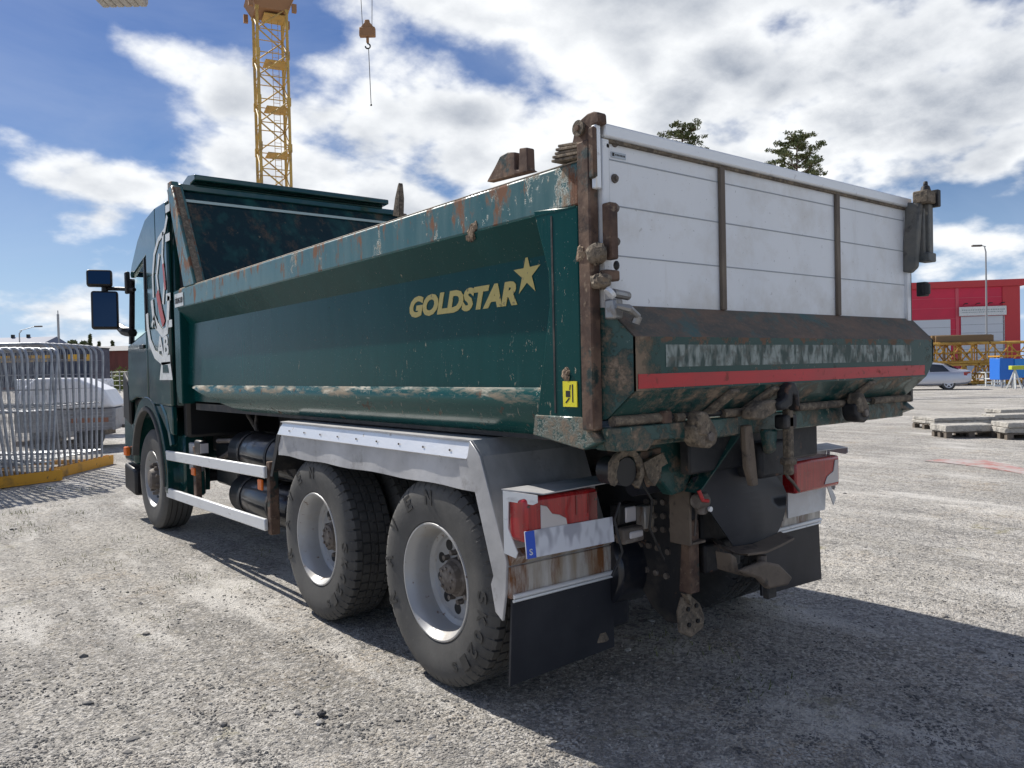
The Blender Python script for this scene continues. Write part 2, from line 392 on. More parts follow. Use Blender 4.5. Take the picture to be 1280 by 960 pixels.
m_flap = mat('rubber_mudflap', (.010, .012, .018), .5, 0, [dict(col=(.028, .03, .038), scale=3, lo=.4, hi=.8), dict(col=(.12, .12, .12), scale=70, lo=.70, hi=.76, amt=.5)])
m_tyre = mat('tyre_rubber', (.045, .045, .045), .72, 0, [dict(col=(.15, .145, .135), scale=2.2, lo=.3, hi=.75, amt=.8), dict(col=(.17, .16, .14), scale=30, lo=.6, hi=.75, amt=.4)], bump=((60, (1, 1, 1), .001),))
m_tyre_letter = mat('tyre_lettering', (.035, .035, .035), .5)
m_rim = mat('silver_rim', (.40, .405, .41), .42, .35, [dict(col=(.36, .33, .29), scale=6, lo=.5, hi=.72, rough=.7, amt=.75), dict(col=(.16, .10, .07), scale=22, lo=.63, hi=.7, rough=.85, amt=.8)])
m_hub = mat('dirty_hub', (.13, .11, .095), .7, .2, [dict(col=(.28, .25, .22), scale=14, lo=.5, hi=.7, rough=.8)])
m_black = mat('black_plastic', (.012, .012, .013), .45)
m_deep = mat('tank_black', (.012, .014, .02), .28, 0, [dict(col=(.06, .055, .05), scale=8, lo=.55, hi=.75, rough=.6)], coat=.3)
m_red = mat('red_lamp_lens', (.30, .005, .010), .22, 0, [dict(col=(.42, .012, .016), scale=60, st=(1, .2, .05), lo=.4, hi=.6, det=1), dict(col=(.14, .05, .045), scale=10, lo=.56, hi=.75, rough=.7, amt=.6)], coat=.5)
m_red_dark = mat('dark_red_lens', (.16, .004, .006), .2, coat=.5)
m_clear = mat('clear_lamp_lens', (.55, .52, .52), .2, 0, coat=.5)
m_orange = mat('orange_lens', (.75, .16, .02), .3)
m_stripe = mat('red_tape', (.50, .02, .025), .4, 0, [dict(col=(.36, .03, .03), scale=9, lo=.4, hi=.7, st=(.3, 1, 1)), dict(col=(.12, .075, .06), scale=26, lo=.60, hi=.68, det=9, nr=.75, rough=.9), dict(col=(.25, .05, .04), scale=18, lo=.6, hi=.68, rough=.8), dict(col=(.7, .6, .55), scale=9, lo=.74, hi=.76)])
m_gold = mat('gold_lettering', (.52, .42, .13), .42, 0, [dict(col=(.2, .16, .08), scale=30, lo=.64, hi=.7)])
m_decal = mat('white_decal', (.72, .74, .73), .4, 0, [dict(col=(.45, .48, .47), scale=12, lo=.5, hi=.75)])
m_decal_red = mat('red_decal', (.45, .08, .07), .4)
m_pale = mat('worn_pale_lettering', (.035, .062, .055), .6, 0, [dict(col=(.26, .30, .28), scale=16, lo=.42, hi=.58, det=2, st=(1.5, 1, .55)), dict(col=(.10, .11, .095), scale=30, lo=.50, hi=.66)])
m_yellow = mat('yellow_sticker', (.80, .72, .03), .5)
m_blue = mat('plate_blue', (.02, .09, .55), .4)
m_plate = mat('plate_white', (.62, .64, .70), .4, 0, [dict(col=(.36, .37, .43), scale=17, lo=.49, hi=.62, st=(1, 1, .5), det=1)])
m_ink = mat('black_ink', (.02, .02, .02), .6)
m_cab = mat('cab_green_paint', (.006, .050, .046), .12, 0, [dict(col=(.05, .09, .08), scale=6, lo=.5, hi=.8, rough=.35, amt=.5)], coat=.6)
m_cabglass = mat('tinted_glass', (.85, .95, .94), .02, 0, trans=1.0, ior=1.05)
m_mirror = mat('mirror_glass', (.10, .12, .14), .03, 1.0)
m_inner = mat('headboard_paint', (.006, .026, .034), .5, 0, [
    dict(col=(.02, .09, .085), scale=5, lo=.5, hi=.75, st=(1, 1, .3)), dict(col=(.16, .10, .06), scale=4, lo=.53, hi=.68, det=10, nr=.8, st=(1, 1, .3), amt=.7), dict(col=(.25, .2, .13), scale=16, lo=.62, hi=.70, det=9, nr=.8, st=(1, 1, .15))], spec=.2)
m_zinc = mat('zinc_latch', (.30, .30, .30), .4, .8, [dict(col=(.2, .17, .14), scale=20, lo=.5, hi=.7, rough=.8)])
m_galv = mat('galvanised_tube', (.38, .40, .43), .45, .7, [dict(col=(.26, .27, .30), scale=6, lo=.45, hi=.65, rough=.6, metal=.4)])
m_rack = mat('yellow_rack_paint', (.62, .30, .02), .5, 0, [dict(col=(.30, .16, .03), scale=4, lo=.55, hi=.7), dict(col=(.12, .07, .03), scale=18, lo=.64, hi=.7)])
m_crane = mat('crane_yellow', (.52, .34, .09), .6, 0, [dict(col=(.27, .18, .08), scale=1.2, lo=.5, hi=.7)])
m_concrete = mat('concrete', (.42, .41, .38), .9, 0, [dict(col=(.28, .27, .25), scale=3, lo=.45, hi=.7)], bump=((8, (1, 1, 1), .03),))


def ground_material():
    M_ = mat('gravel_yard', (.345, .322, .282), .95, 0, [
        dict(col=(.58, .55, .50), scale=.4, lo=.42, hi=.60, det=7, nr=.65),
        dict(col=(.33, .26, .17), scale=.8, lo=.52, hi=.66, det=9, nr=.75, amt=.75),
        dict(col=(.20, .19, .175), scale=.7, lo=.50, hi=.62, det=9, nr=.75, amt=.75, loc=(3, 8, 0)),
        dict(col=(.29, .20, .115), scale=1.3, lo=.55, hi=.68, det=10, nr=.8, amt=.6, loc=(9, 2, 0)),
        dict(col=(.17, .165, .155), type='cell', scale=62, lo=.05, hi=.75, amt=-.0),
        dict(col=(.56, .54, .51), scale=48, lo=.48, hi=.62, det=4, nr=.7, amt=.6),
        dict(col=(.13, .125, .118), scale=85, lo=.52, hi=.64, det=4, nr=.7, amt=.7),
        dict(col=(.22, .21, .195), scale=3.0, lo=.46, hi=.62, det=6, nr=.6, st=(1, .06, 1), rot=(0, 0, R(-52)), amt=.5),
        dict(col=(.50, .48, .45), scale=2.4, lo=.50, hi=.64, det=6, nr=.6, st=(1, .07, 1), rot=(0, 0, R(-58)), amt=.5, loc=(7, 1, 0)),
        dict(col=(.58, .56, .53), type='cell', scale=55, lo=.72, hi=.80, amt=.6),
        dict(col=(.12, .118, .115), type='cell', scale=70, lo=.74, hi=.80, amt=.6),
        dict(col=(.13, .13, .13), type='cell', scale=38, lo=.82, hi=.88, amt=.6, loc=(5, 1, 0)),
        dict(col=(.66, .64, .60), scale=1.1, lo=.52, hi=.62, det=9, nr=.75, st=(1, .3, 1), amt=.65, loc=(4, 7, 0)),
        dict(col=(.20, .18, .07), scale=1.3, lo=.585, hi=.67, det=10, nr=.8, amt=.6, loc=(1, 2, 0)),
    ], bump=((90, (1, 1, 1), .011), (45, (1, 1, 1), .013), (14, (1, 1, 1), .014), (1.6, (1, 1, 1), .05)))
    return M_


m_ground = ground_material()
m_stone = mat('pebble', (.27, .255, .235), .9, 0, [dict(col=(.44, .42, .39), type='cell', scale=9, lo=.5, hi=.8), dict(col=(.12, .12, .12), type='cell', scale=7, lo=.70, hi=.8)])


def text_mesh(txt, size=1.0, offset=0.0, shear=0.0, ext=0.004, space=1.0):
    c = bpy.data.curves.new('txt', 'FONT'); c.body = txt; c.size = size; c.offset = offset; c.shear = shear; c.extrude = ext; c.space_character = space; c.resolution_u = 3
    o = bpy.data.objects.new('txt', c); COL.objects.link(o); bpy.context.view_layer.update()
    me = bpy.data.meshes.new_from_object(o.evaluated_get(bpy.context.evaluated_depsgraph_get()))
    vs = [v.co.copy() for v in me.vertices]; fs = [tuple(p.vertices) for p in me.polygons]
    bpy.data.objects.remove(o); bpy.data.curves.remove(c); bpy.data.meshes.remove(me)
    return vs, fs


def add_text(mb, txt, org, ex, ey, w, h, **kw):      # fit the text in w x h from its lower-left corner
    vs, fs = text_mesh(txt, **kw)
    x0 = min(v.x for v in vs); x1 = max(v.x for v in vs); y0 = min(v.y for v in vs); y1 = max(v.y for v in vs)
    org = Vector(org); ex = Vector(ex).normalized(); ey = Vector(ey).normalized(); ez = ex.cross(ey)
    mb.add([org + ex * ((v.x - x0) / (x1 - x0) * w) + ey * ((v.y - y0) / (y1 - y0) * h) + ez * v.z for v in vs], fs)
    return mb


def stroke(mb, pts, w, plane_n, t=.003):
    """ribbon of width w along points lying in a plane"""
    pts = [Vector(p) for p in pts]; n = Vector(plane_n)
    a = []; b = []
    for i, p in enumerate(pts):
        d = (pts[min(i + 1, len(pts) - 1)] - pts[max(i - 1, 0)]).normalized(); s_ = d.cross(n).normalized()
        a.append(p - s_ * w / 2); b.append(p + s_ * w / 2)
    for i in range(len(pts) - 1):
        mb.prism([a[i], b[i], b[i + 1], a[i + 1]], n * t)


# ------------------------------------------------------------------ ground
def vnoise(x, y):
    return (math.sin(x * 1.7 + 3.1 * math.sin(y * .9)) + math.sin(y * 2.3 + 2.2 * math.sin(x * 1.1)) + .5 * math.sin(x * 5.1 + y * 4.3)) / 2.5


g = MB()
xs = [-900, -300, -120, -50, -20, -10] + [-6 + i * .25 for i in range(65)] + [14, 20, 40, 90, 200, 500, 1200]
ys = [-400, -100, -30, -8, -3, -1] + [0 + i * .25 for i in range(65)] + [20, 30, 60, 120, 260, 600, 1500]
nx, ny = len(xs), len(ys)
TRK = lambda x: x > 1.9 and x < 4.8
for y in ys:
    for x in xs:
        near = 1 if (-6 < x < 10 and 0 < y < 16) else 0
        # ruts behind the truck, gentle unevenness elsewhere; level under the tyres
        z = 0.0
        if near:
            e = min(1, (x + 6) / 2, (10 - x) / 2, y / .5, (16 - y) / 3)
            z = .010 * vnoise(x * 1.3, y * 1.1) * e - .010 * e
        g.v.append(Vector((x, y, z)))
g.f = [(j * nx + i, j * nx + i + 1, (j + 1) * nx + i + 1, (j + 1) * nx + i) for j in range(ny - 1) for i in range(nx - 1)]
go = g.build('ground', m_ground, smooth=60); tag(go, None, kind='structure')

# loose stones of the yard
pb = MB(); rnd = random.Random(3)
ico = [Vector(p).normalized() for p in [(0, 0, 1), (.9, 0, .3), (.25, .85, .35), (-.75, .5, .3), (-.7, -.55, .35), (.3, -.85, .3), (.8, .4, -.4), (-.1, .9, -.4), (-.9, 0, -.4), (-.2, -.9, -.4), (.75, -.5, -.4)]]
icof = [(0, 1, 2), (0, 2, 3), (0, 3, 4), (0, 4, 5), (0, 5, 1), (1, 6, 2), (2, 6, 7), (2, 7, 3), (3, 7, 8), (3, 8, 4), (4, 8, 9), (4, 9, 5), (5, 9, 10), (5, 10, 1), (1, 10, 6)]
for i in range(42000):
    u = rnd.uniform(-20, 1300); v = 975 - 500 * (rnd.random() ** 2.2)
    if v < 560: continue
    p = gr(u, v)
    if p.length > 16: continue
    r = .0028 + .006 * rnd.random() ** 3 + (0.018 * rnd.random() if rnd.random() < .004 else 0)
    a = rnd.random() * 6.28; q = Vector((r * rnd.uniform(.8, 1.6), r * rnd.uniform(.7, 1.2), r * rnd.uniform(.3, .7)))
    ca, sa = math.cos(a), math.sin(a)
    zz = .010 * vnoise(p.x * 1.3, p.y * 1.1) - .010
    pb.add([(p.x + (w.x * q.x) * ca - (w.y * q.y) * sa, p.y + (w.x * q.x) * sa + (w.y * q.y) * ca, zz + q.z * .5 + w.z * q.z) for w in [k * rnd.uniform(.8, 1.15) for k in ico]], icof)
tag(pb.build('gravel', m_stone, smooth=20), 'loose grey gravel stones scattered over the yard', 'gravel', kind='stuff')

# ------------------------------------------------------------------ the dump truck
m_clod = mat('dried_mud', (.27, .20, .14), .95, 0, [dict(col=(.12, .085, .06), scale=30, lo=.45, hi=.6)], bump=((60, (1, 1, 1), .01),))
XL, XR, XC = 2.10, 4.60, 3.35
truck = empty('dump_truck', (XC, 5.0, 0), 'dark green three axle dump truck parked on gravel, seen from its muddy rear', 'dump truck')


def T(mb, name, m, parent=None, **k):
    if parent is not None and parent.parent is not None and parent.parent != truck: parent = parent.parent    # never deeper than a sub-part
    return mb.build(name, m, parent or truck, **k)


def mirx(x): return XL + XR - x


# --- side walls
def side_wall(mr):
    f = (lambda x: mirx(x)) if mr else (lambda x: x)
    rev = -1 if mr else 1
    Y0, Y1 = 2.22, 7.52
    # main sheet: dark slanted strip and the panel, one folded sheet
    pr = [(f(XL - .005), 2.205), (f(XL + .085), 2.055), (f(XL + .070), 1.497)]
    b = MB(); b.strip([(x, Y0, z) for x, z in pr], [(x, Y1, z) for x, z in pr], .01 * -rev)
    # inner face
    b.box(min(f(XL + .10), f(XL + .115)), max(f(XL + .10), f(XL + .115)), Y0, Y1, 1.35, 2.30)
    o = T(b, 'side_wall', m_green, smooth=15)
    # top rail
    r = MB(); r.px([(Y0 - .02, 2.20), (Y0 - .02, 2.372), (Y1 - .02, 2.372), (Y1 - .02, 2.20)], f(XL - .006), f(XL + .115))
    T(r, 'top_rail', m_rail, o, bevel=.012, seg=3)
    l = MB(); l.px([(Y0 - .015, 2.3735), (Y0 - .015, 2.380), (Y1 - .03, 2.380), (Y1 - .03, 2.3735)], f(XL + .004), f(XL + .11))
    T(l, 'top_edge', m_lip, o, bevel=.003)
    # curved hull below the panel
    prof = [(XL + .055, 1.492), (XL + .042, 1.474), (XL + .040, 1.44), (XL + .046, 1.40), (XL + .062, 1.36), (XL + .09, 1.325), (XL + .135, 1.295), (XL + .21, 1.274), (XL + .45, 1.268), (XC, 1.267)]
    h = MB(); A = []; B = []
    for x, z in prof:
        A.append((f(x), Y0 + .02, z)); B.append((f(x), 7.30 - max(0, (1.47 - z)) * 6.2, z))
    h.strip(A, B, .012 * -rev)
    T(h, 'hull_side', m_hull, o, smooth=50)
    # rear corner post with flared gusset
    q = MB(); q.px([(2.205, 2.199), (2.47, 2.225), (2.385, 1.97), (2.38, 1.84), (2.485, 1.325), (2.205, 1.302)], f(XL - .012), f(XL + .10))
    c = T(q, 'corner_post', m_green, o, bevel=.006, seg=2)
    q = MB(); q.px([(2.352, 2.185), (2.362, 2.185), (2.362, 1.40), (2.352, 1.40)], f(XL - .014), f(XL + .02)); T(q, 'weld_seam', m_chassis, c)
    # skirt below the post
    q = MB(); q.px([(2.10, 1.30), (2.205, 1.39), (2.485, 1.39), (2.50, 1.305), (2.20, 1.262)], f(XL - .016), f(XL + .12)); T(q, 'corner_skirt', m_green_dirty, c, bevel=.005)
    # front post
    q = MB(); q.px([(7.50, 1.33), (7.50, 2.372), (7.68, 2.372), (7.68, 1.45), (7.60, 1.33)], f(XL + .0), f(XL + .12)); T(q, 'front_post', m_green, o, bevel=.01, seg=2)
    return o


sideL = side_wall(False); sideR = side_wall(True)
b = MB(); b.box(XL + .12, XR - .12, 2.22, 7.5, 1.27, 1.33); T(b, 'body_floor', m_chassis)
# headboard: sloping plate, its frame line, folded hood above and slanted side posts
HB = lambda z: 7.05 + (z - 2.375) * .66
b = MB(); b.prism([(XL + .105, HB(1.35), 1.35), (XR - .105, HB(1.35), 1.35), (XR - .105, HB(3.32), 3.32), (XL + .105, HB(3.32), 3.32)], (0, .03, 0)); head = T(b, 'headboard', m_inner)
b = MB(); b.prism([(XL + .10, HB(3.20) - .004, 3.195), (XR - .10, HB(3.20) - .004, 3.195), (XR - .10, HB(3.215) - .004, 3.222), (XL + .10, HB(3.215) - .004, 3.222)], (0, -.012, 0)); T(b, 'paint_line', mat('pale_edge', (.40, .50, .48), .5), head)
b = MB(); b.prism([(XL + .08, 7.64, 3.31), (XL + .08, 7.74, 3.31), (XL + .08, 7.78, 3.37), (XL + .08, 7.74, 3.39), (XL + .08, 7.64, 3.37)], (2.3, 0, 0))
b.v = [Vector(p) for p in b.v]; T(b, 'canopy_base', m_cab, head, bevel=.01)
b = MB(); b.prism([(XL + .20, 7.60, 3.415), (XL + .20, 7.60, 3.465), (XL + .20, 7.82, 3.50), (XL + .20, 8.0, 3.46), (XL + .20, 7.95, 3.34), (XL + .20, 7.74, 3.34), (XL + .20, 7.74, 3.405)], (2.06, 0, 0)); T(b, 'canopy', m_cab, head, bevel=.010, seg=2)
for s in (0, 1):
    f = (lambda x: mirx(x)) if s else (lambda x: x)
    b = MB(); b.px([(7.03, 2.375), (7.34, 2.375), (7.78, 3.33), (7.63, 3.345)], f(XL - .004), f(XL + .10)); T(b, 'headboard_post', m_rail, head, bevel=.008)
    b = MB(); b.px([(7.004, 2.378), (7.028, 2.378), (7.63, 3.33), (7.61, 3.33)], f(XL + .02), f(XL + .072)); T(b, 'worn_edge', m_brown, head)
    b = MB(); b.px([(7.66, 3.30), (7.70, 3.40), (7.80, 3.40), (7.80, 3.2)], f(XL + .01), f(XL + .08)); T(b, 'post_cap', m_rail, head, bevel=.005)
b = MB(); b.px([(7.36, 3.24), (7.30, 3.42), (7.22, 3.57), (7.20, 3.40), (7.22, 3.20)], 4.26, 4.32); T(b, 'hood_hook', m_brown, head, bevel=.008)
# brackets on the left top rail
brp = [L(u, v, 2.19) for u, v in ((612, 228), (622, 210), (629, 196), (638, 191), (648, 191), (648, 212), (652, 213), (653, 186), (663, 185), (664, 212), (668, 214))]
br = MB(); br.prism([(2.17, p.y, p.z) for p in brp], (.045, 0, 0)); bk = T(br, 'rail_bracket', m_rust, sideL, bevel=.006)
b = MB(); ws0, ws1 = L(697, 188, 2.10), L(731, 181, 2.10)
for i in range(5): b.obox((2.12, (ws0.y + ws1.y) / 2 - .004 * i, 2.388 + i * .0125), (.045 + .004 * (i % 2), 0, 0), (0, abs(ws0.y - ws1.y) / 2 + .012 * (i - 2) * -.5, .008), (0, 0, .0052))
T(b, 'wear_strips', m_brown, sideL, bevel=.002)
# clods of dried mud stuck to the side
for k_, (u, v, r_, xx) in enumerate(((590, 291, .035, 2.095), (708, 469, .028, 2.088), (727, 317, .03, 2.07), (594, 283, .02, 2.093), (585, 296, .018, 2.095))):
    c_ = L(u, v, xx); rr = random.Random(k_ + 40); b = MB(); b.sph(c_, (r_ * .35, r_ * .8, r_), 12, 8); b.v = [v_ + Vector((rr.uniform(-1, 1) * .25, rr.uniform(-1, 1), rr.uniform(-1, 1))) * r_ * .30 for v_ in b.v]; T(b, 'mud_clod', m_clod, sideL, smooth=20)
# lettering on the panel
PX = lambda z: XL + .070 + (z - 1.497) / .558 * .015
ez = Vector((.015, 0, .558)).normalized(); ey = Vector((0, -1, 0))


def panel(u, v):
    p = L(u, v, XL + .077); return Vector((PX(p.z) - .012, p.y, p.z))


b = MB(); p0 = panel(514, 398); p1 = panel(649, 383); pt = panel(516, 372)
add_text(b, 'GOLDSTAR', p0, ey, ez, (p0 - p1).length, (pt - p0).length * 1.0, offset=.055, shear=.22, ext=.001, space=1.02)
T(b, 'lettering', m_gold, sideL)
b = MB(); c = panel(660, 343); pts = []
for i in range(10):
    a = math.pi / 2 + .02 + i * math.pi / 5; r = .098 if i % 2 == 0 else .036
    pts.append(c + ey * (math.cos(a - .0) * r * .98) + ez * (math.sin(a) * r))
pts = [p + Vector((-.001, 0, 0)) for p in pts]
v0 = len(b.v); cc = c + Vector((-.001, 0, 0)); b.add([cc] + pts, [(0, 1 + i, 1 + (i + 1) % 10) for i in range(10)]); T(b, 'star', m_gold, sideL)
b = MB(); b.px([(7.34, 2.215), (7.34, 2.335), (7.60, 2.335), (7.60, 2.215)], XL - .012, XL - .008); st = T(b, 'maker_plate', m_decal, sideL)
b = MB(); add_text(b, 'SÖRLING ILBD', (XL - .0125, 7.585, 2.245), ey, (0, 0, 1), .23, .062, offset=.02, ext=.001); T(b, 'lettering', m_ink, st)
# yellow warning sticker
b = MB(); b.px([(2.225, 1.427), (2.225, 1.527), (2.305, 1.527), (2.305, 1.427)], XL - .018, XL - .013); st = T(b, 'warning_sticker', m_yellow, sideL)
b = MB(); b.px([(2.245, 1.445), (2.245, 1.515), (2.252, 1.515), (2.252, 1.445)], XL - .0185, XL - .0182); b.px([(2.262, 1.465), (2.262, 1.49), (2.288, 1.49), (2.288, 1.465)], XL - .0185, XL - .0182)
b.px([(2.262, 1.493), (2.258, 1.513), (2.264, 1.513), (2.268, 1.493)], XL - .0185, XL - .0182); b.px([(2.262, 1.462), (2.285, 1.44), (2.292, 1.444), (2.272, 1.462)], XL - .0185, XL - .0182); T(b, 'symbol', m_ink, st)

# --- tailgate
m_grey = mat('dirty_grey_steel', (.10, .11, .11), .7, 0, [dict(col=(.18, .17, .15), scale=6, lo=.45, hi=.7), dict(col=(.05, .05, .05), scale=11, lo=.55, hi=.7)], bump=((20, (1, 1, 1), .006),))
gate = MB(); gate.box(2.145, 4.56, 2.115, 2.150, 1.80, 2.44); gate = T(gate, 'tailgate', m_white)
b = MB(); b.box(2.122, 4.575, 2.085, 2.165, 2.440, 2.492); T(b, 'top_profile', m_alu_white, gate, bevel=.008, seg=2)
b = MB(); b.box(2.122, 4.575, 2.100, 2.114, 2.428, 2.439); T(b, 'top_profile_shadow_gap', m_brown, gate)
for x0, x1 in ((2.118, 2.158), (4.535, 4.578)):
    b = MB(); b.box(x0, x1, 2.098, 2.155, 1.80, 2.4385); T(b, 'edge_profile', m_white, gate, bevel=.004)
b = MB()
for z in (2.368, 2.195, 2.005):
    for x0, x1 in ((2.17, 2.845), (2.875, 3.79), (3.82, 4.53)): b.box(x0, x1, 2.1125, 2.116, z - .0022, z + .0022)
b.box(2.166, 2.170, 2.1125, 2.116, 1.82, 2.43)
T(b, 'board_seams', m_seam, gate)
for x in (2.852, 3.802):
    b = MB(); b.box(x - .017, x + .017, 2.098, 2.114, 1.815, 2.432); T(b, 'batten', m_batten, gate, bevel=.003)
for u, v in ((757, 183), (769, 178), (769, 223), (770, 260), (771, 302)):
    p = G(u, v, 2.11); b = MB(); b.cyl((p.x, 2.114, p.z), (p.x, 2.107, p.z), .018, .016, 14); b.cyl((p.x, 2.107, p.z), (p.x, 2.098, p.z), .010, .008, 8); T(b, 'bolt', m_hub, gate)
b = MB(); p = G(763, 186, 2.11); b.box(2.182, 2.262, 2.1115, 2.1135, 2.378, 2.40); s_ = T(b, 'maker_sticker', mat('grey_sticker', (.42, .47, .52), .5), gate)
b = MB(); b.box(2.186, 2.198, 2.1108, 2.1114, 2.383, 2.396)
for i in range(7): b.box(2.203 + i * .008, 2.208 + i * .008, 2.1108, 2.1114, 2.386, 2.393)
T(b, 'faded_print', m_ink, s_)
# left rusty hinge post and its locks
b = MB(); b.box(2.066, 2.116, 2.118, 2.185, 1.34, 2.43); post = T(b, 'hinge_post', m_rust, bevel=.006)
p0_, p1_ = G(743, 155, 2.09), G(751, 236, 2.09)
b = MB(); b.box(p0_.x, p1_.x + .002, 2.085, 2.112, p1_.z, p0_.z); T(b, 'bare_strip', m_alu_white, post, bevel=.004)
hp_ = [L(u, v, 2.075) for u, v in ((714, 180), (718, 160), (724, 150), (733, 142), (741, 139), (748, 140), (749, 153), (741, 156), (738, 186), (726, 186))]
b = MB(); b.prism([(2.075, p.y, p.z) for p in hp_], (.045, 0, 0)); T(b, 'top_hinge', m_rust, post, bevel=.006)
c_ = L(726, 161, 2.075)
b = MB(); b.cyl((2.058, c_.y, c_.z), (2.074, c_.y, c_.z), .030, .026, 18); T(b, 'pivot_bolt', m_brown, post)
b = MB(); b.cyl((2.050, c_.y, c_.z), (2.058, c_.y, c_.z), .012, .012, 8); T(b, 'pivot_nut', m_rust, post)
for q_ in ((2.062, 2.085, 2.085, 2.117, 2.28, 2.47), (2.105, 2.150, 2.05, 2.096, 1.98, 2.19), (2.085, 2.16, 2.055, 2.097, 1.90, 1.94)):
    b = MB(); b.box(*q_); T(b, 'latch_bar', m_rust, post, bevel=.006)
for k_, (q_, r_) in enumerate((((2.07, 2.09, 2.00), (.035, .045, .040)), ((2.085, 2.085, 1.90), (.042, .042, .030)))):
    rr = random.Random(k_ + 9); b = MB(); b.sph(q_, r_, 14, 9); b.v = [v_ + Vector((rr.uniform(-1, 1), rr.uniform(-1, 1), rr.uniform(-1, 1))) * .006 for v_ in b.v]; T(b, 'mud_clump', m_brown, post, smooth=30)
b = MB(); b.sph((2.128, 2.045, 1.955), (.012, .012, .018)); T(b, 'pin', m_black, post)
lt = MB(); lt.box(2.088, 2.135, 2.02, 2.075, 1.755, 1.83); lt = T(lt, 'side_latch', m_zinc, post, bevel=.008, seg=2)
b = MB(); b.cyl((2.075, 2.035, 1.845), (2.085, 2.03, 1.855), .024, .024, 14); T(b, 'latch_knob', m_alu_white, lt)
b = MB(); b.tube([(2.09, 2.03, 1.85), (2.19, 2.05, 1.845)], .017, 10); T(b, 'latch_pin', m_zinc, lt)
b = MB(); b.tube([(2.075, 2.00, 1.80), (2.12, 1.98, 1.79), (2.19, 2.0, 1.765)], [.010, .016, .012], 8); b.tube([(2.19, 2.0, 1.765), (2.185, 2.01, 1.74)], .018, 10); T(b, 'latch_lever', m_zinc, lt)
# right hinge tower
b = MB(); b.box(4.58, 4.615, 2.11, 2.19, 1.34, 2.46); rp = T(b, 'hinge_post', m_chassis, bevel=.005)
b = MB(); b.px([(2.10, 2.47), (2.02, 2.45), (2.045, 2.10), (2.08, 2.07), (2.12, 2.08)], 4.50, 4.545)
b.v = [v + Vector((.02, 0, 0)) for v in b.v]; b2 = T(b, 'corner_plate', m_grey, rp, bevel=.006)
b = MB(); b.box(4.60, 4.655, 2.005, 2.045, 2.17, 2.455); b.box(4.57, 4.595, 2.02, 2.06, 2.17, 2.43); b.box(4.57, 4.665, 1.995, 2.06, 2.13, 2.18); b.box(4.585, 4.62, 2.02, 2.05, 2.24, 2.255); T(b, 'lock_tower', m_grey, rp, bevel=.005)
b = MB(); b.box(4.545, 4.645, 1.985, 2.07, 2.455, 2.525); T(b, 'tower_block', m_brown, rp, bevel=.006)
b = MB(); b.box(4.648, 4.685, 1.975, 2.08, 2.44, 2.535); b.cyl((4.62, 2.03, 2.525), (4.62, 2.03, 2.56), .03, .02, 12); b.cyl((4.62, 2.03, 2.555), (4.62, 2.03, 2.585), .014, .012, 10); T(b, 'tower_cap', m_chassis, rp, bevel=.006)
b = MB(); b.box(4.60, 4.65, 2.03, 2.08, 1.94, 2.02); b.cyl((4.63, 2.05, 1.95), (4.63, 2.05, 2.01), .034, .034, 10); T(b, 'side_stop', m_chassis, rp, bevel=.004)

# --- lower chute of the tailgate
TOPP = [(2.11, 1.815), (1.99, 1.69)]; FACE = [(1.99, 1.69), (1.99, 1.57), (1.99, 1.488)]; UND = [(1.99, 1.488), (2.10, 1.385), (2.145, 1.372)]


def chute_band(name, prof, m, xa, xb, da, db, t=.012):
    """profile in Y,Z; ends taper inwards with the distance it stands out"""
    A = []; B = []
    for y, z in prof:
        k = max(0, (2.11 - y) / .12)
        A.append((xa + da * k, y, z)); B.append((xb - (.09 if z < 1.5 else 0), y, z))
    mb = MB(); mb.strip(A, B, -t); return mb


b = chute_band('c', TOPP, None, 2.118, 4.60, .032, .0); chute = T(b, 'chute', m_chute, smooth=20)
b = chute_band('c', FACE, None, 2.118, 4.60, .032, .0); T(b, 'chute_face', m_chface, chute, smooth=20)
b = chute_band('c', UND, None, 2.118, 4.60, .032, .0); T(b, 'chute_underside', m_green_dirty, chute, smooth=20)
for x, d in ((2.118, .032), (4.60, 0.0)):
    k = 0
    b = MB(); pf = [(2.16, 1.815)] + TOPP + FACE[1:] + UND[1:]
    if d: b.prism([(x + d * max(0, (2.11 - y) / .12), y, z) for y, z in pf], (.012, 0, 0))
    else: b.prism([(4.598, 2.16, 1.815), (4.598, 2.11, 1.815), (4.598, 1.99, 1.69), (4.598, 1.99, 1.57), (4.598, 2.16, 1.57)], (-.012, 0, 0)); b.prism([(4.598, 1.992, 1.57), (4.51, 1.992, 1.488), (4.51, 2.14, 1.38), (4.598, 2.16, 1.57)], (-.01, 0, .004))
    T(b, 'chute_end', m_green_dirty, chute)
b = MB(); b.box(2.172, 4.485, 1.9868, 1.9888, 1.496, 1.550); T(b, 'red_tape', m_stripe, chute)
# worn, unreadable pale lettering above the tape
b = MB(); b.box(2.33, 4.33, 1.9884, 1.9892, 1.574, 1.660); T(b, 'worn_lettering', m_pale, chute)
# ribs under the chute
for (u0, v0, u1, v1) in ((888, 516, 915, 489), (935, 513, 965, 482), (1063, 508, 1087, 478)):
    p, q = G(u0, v0, 2.075), G(u1, v1, 2.01)
    b = MB(); b.prism([(p.x - .035, 2.10, 1.382), (p.x + .035, 2.10, 1.382), (q.x + .03, 2.0, 1.482), (q.x - .03, 2.0, 1.482)], (0, -.018, -.016)); T(b, 'chute_rib', m_brown, chute, bevel=.008, seg=2)
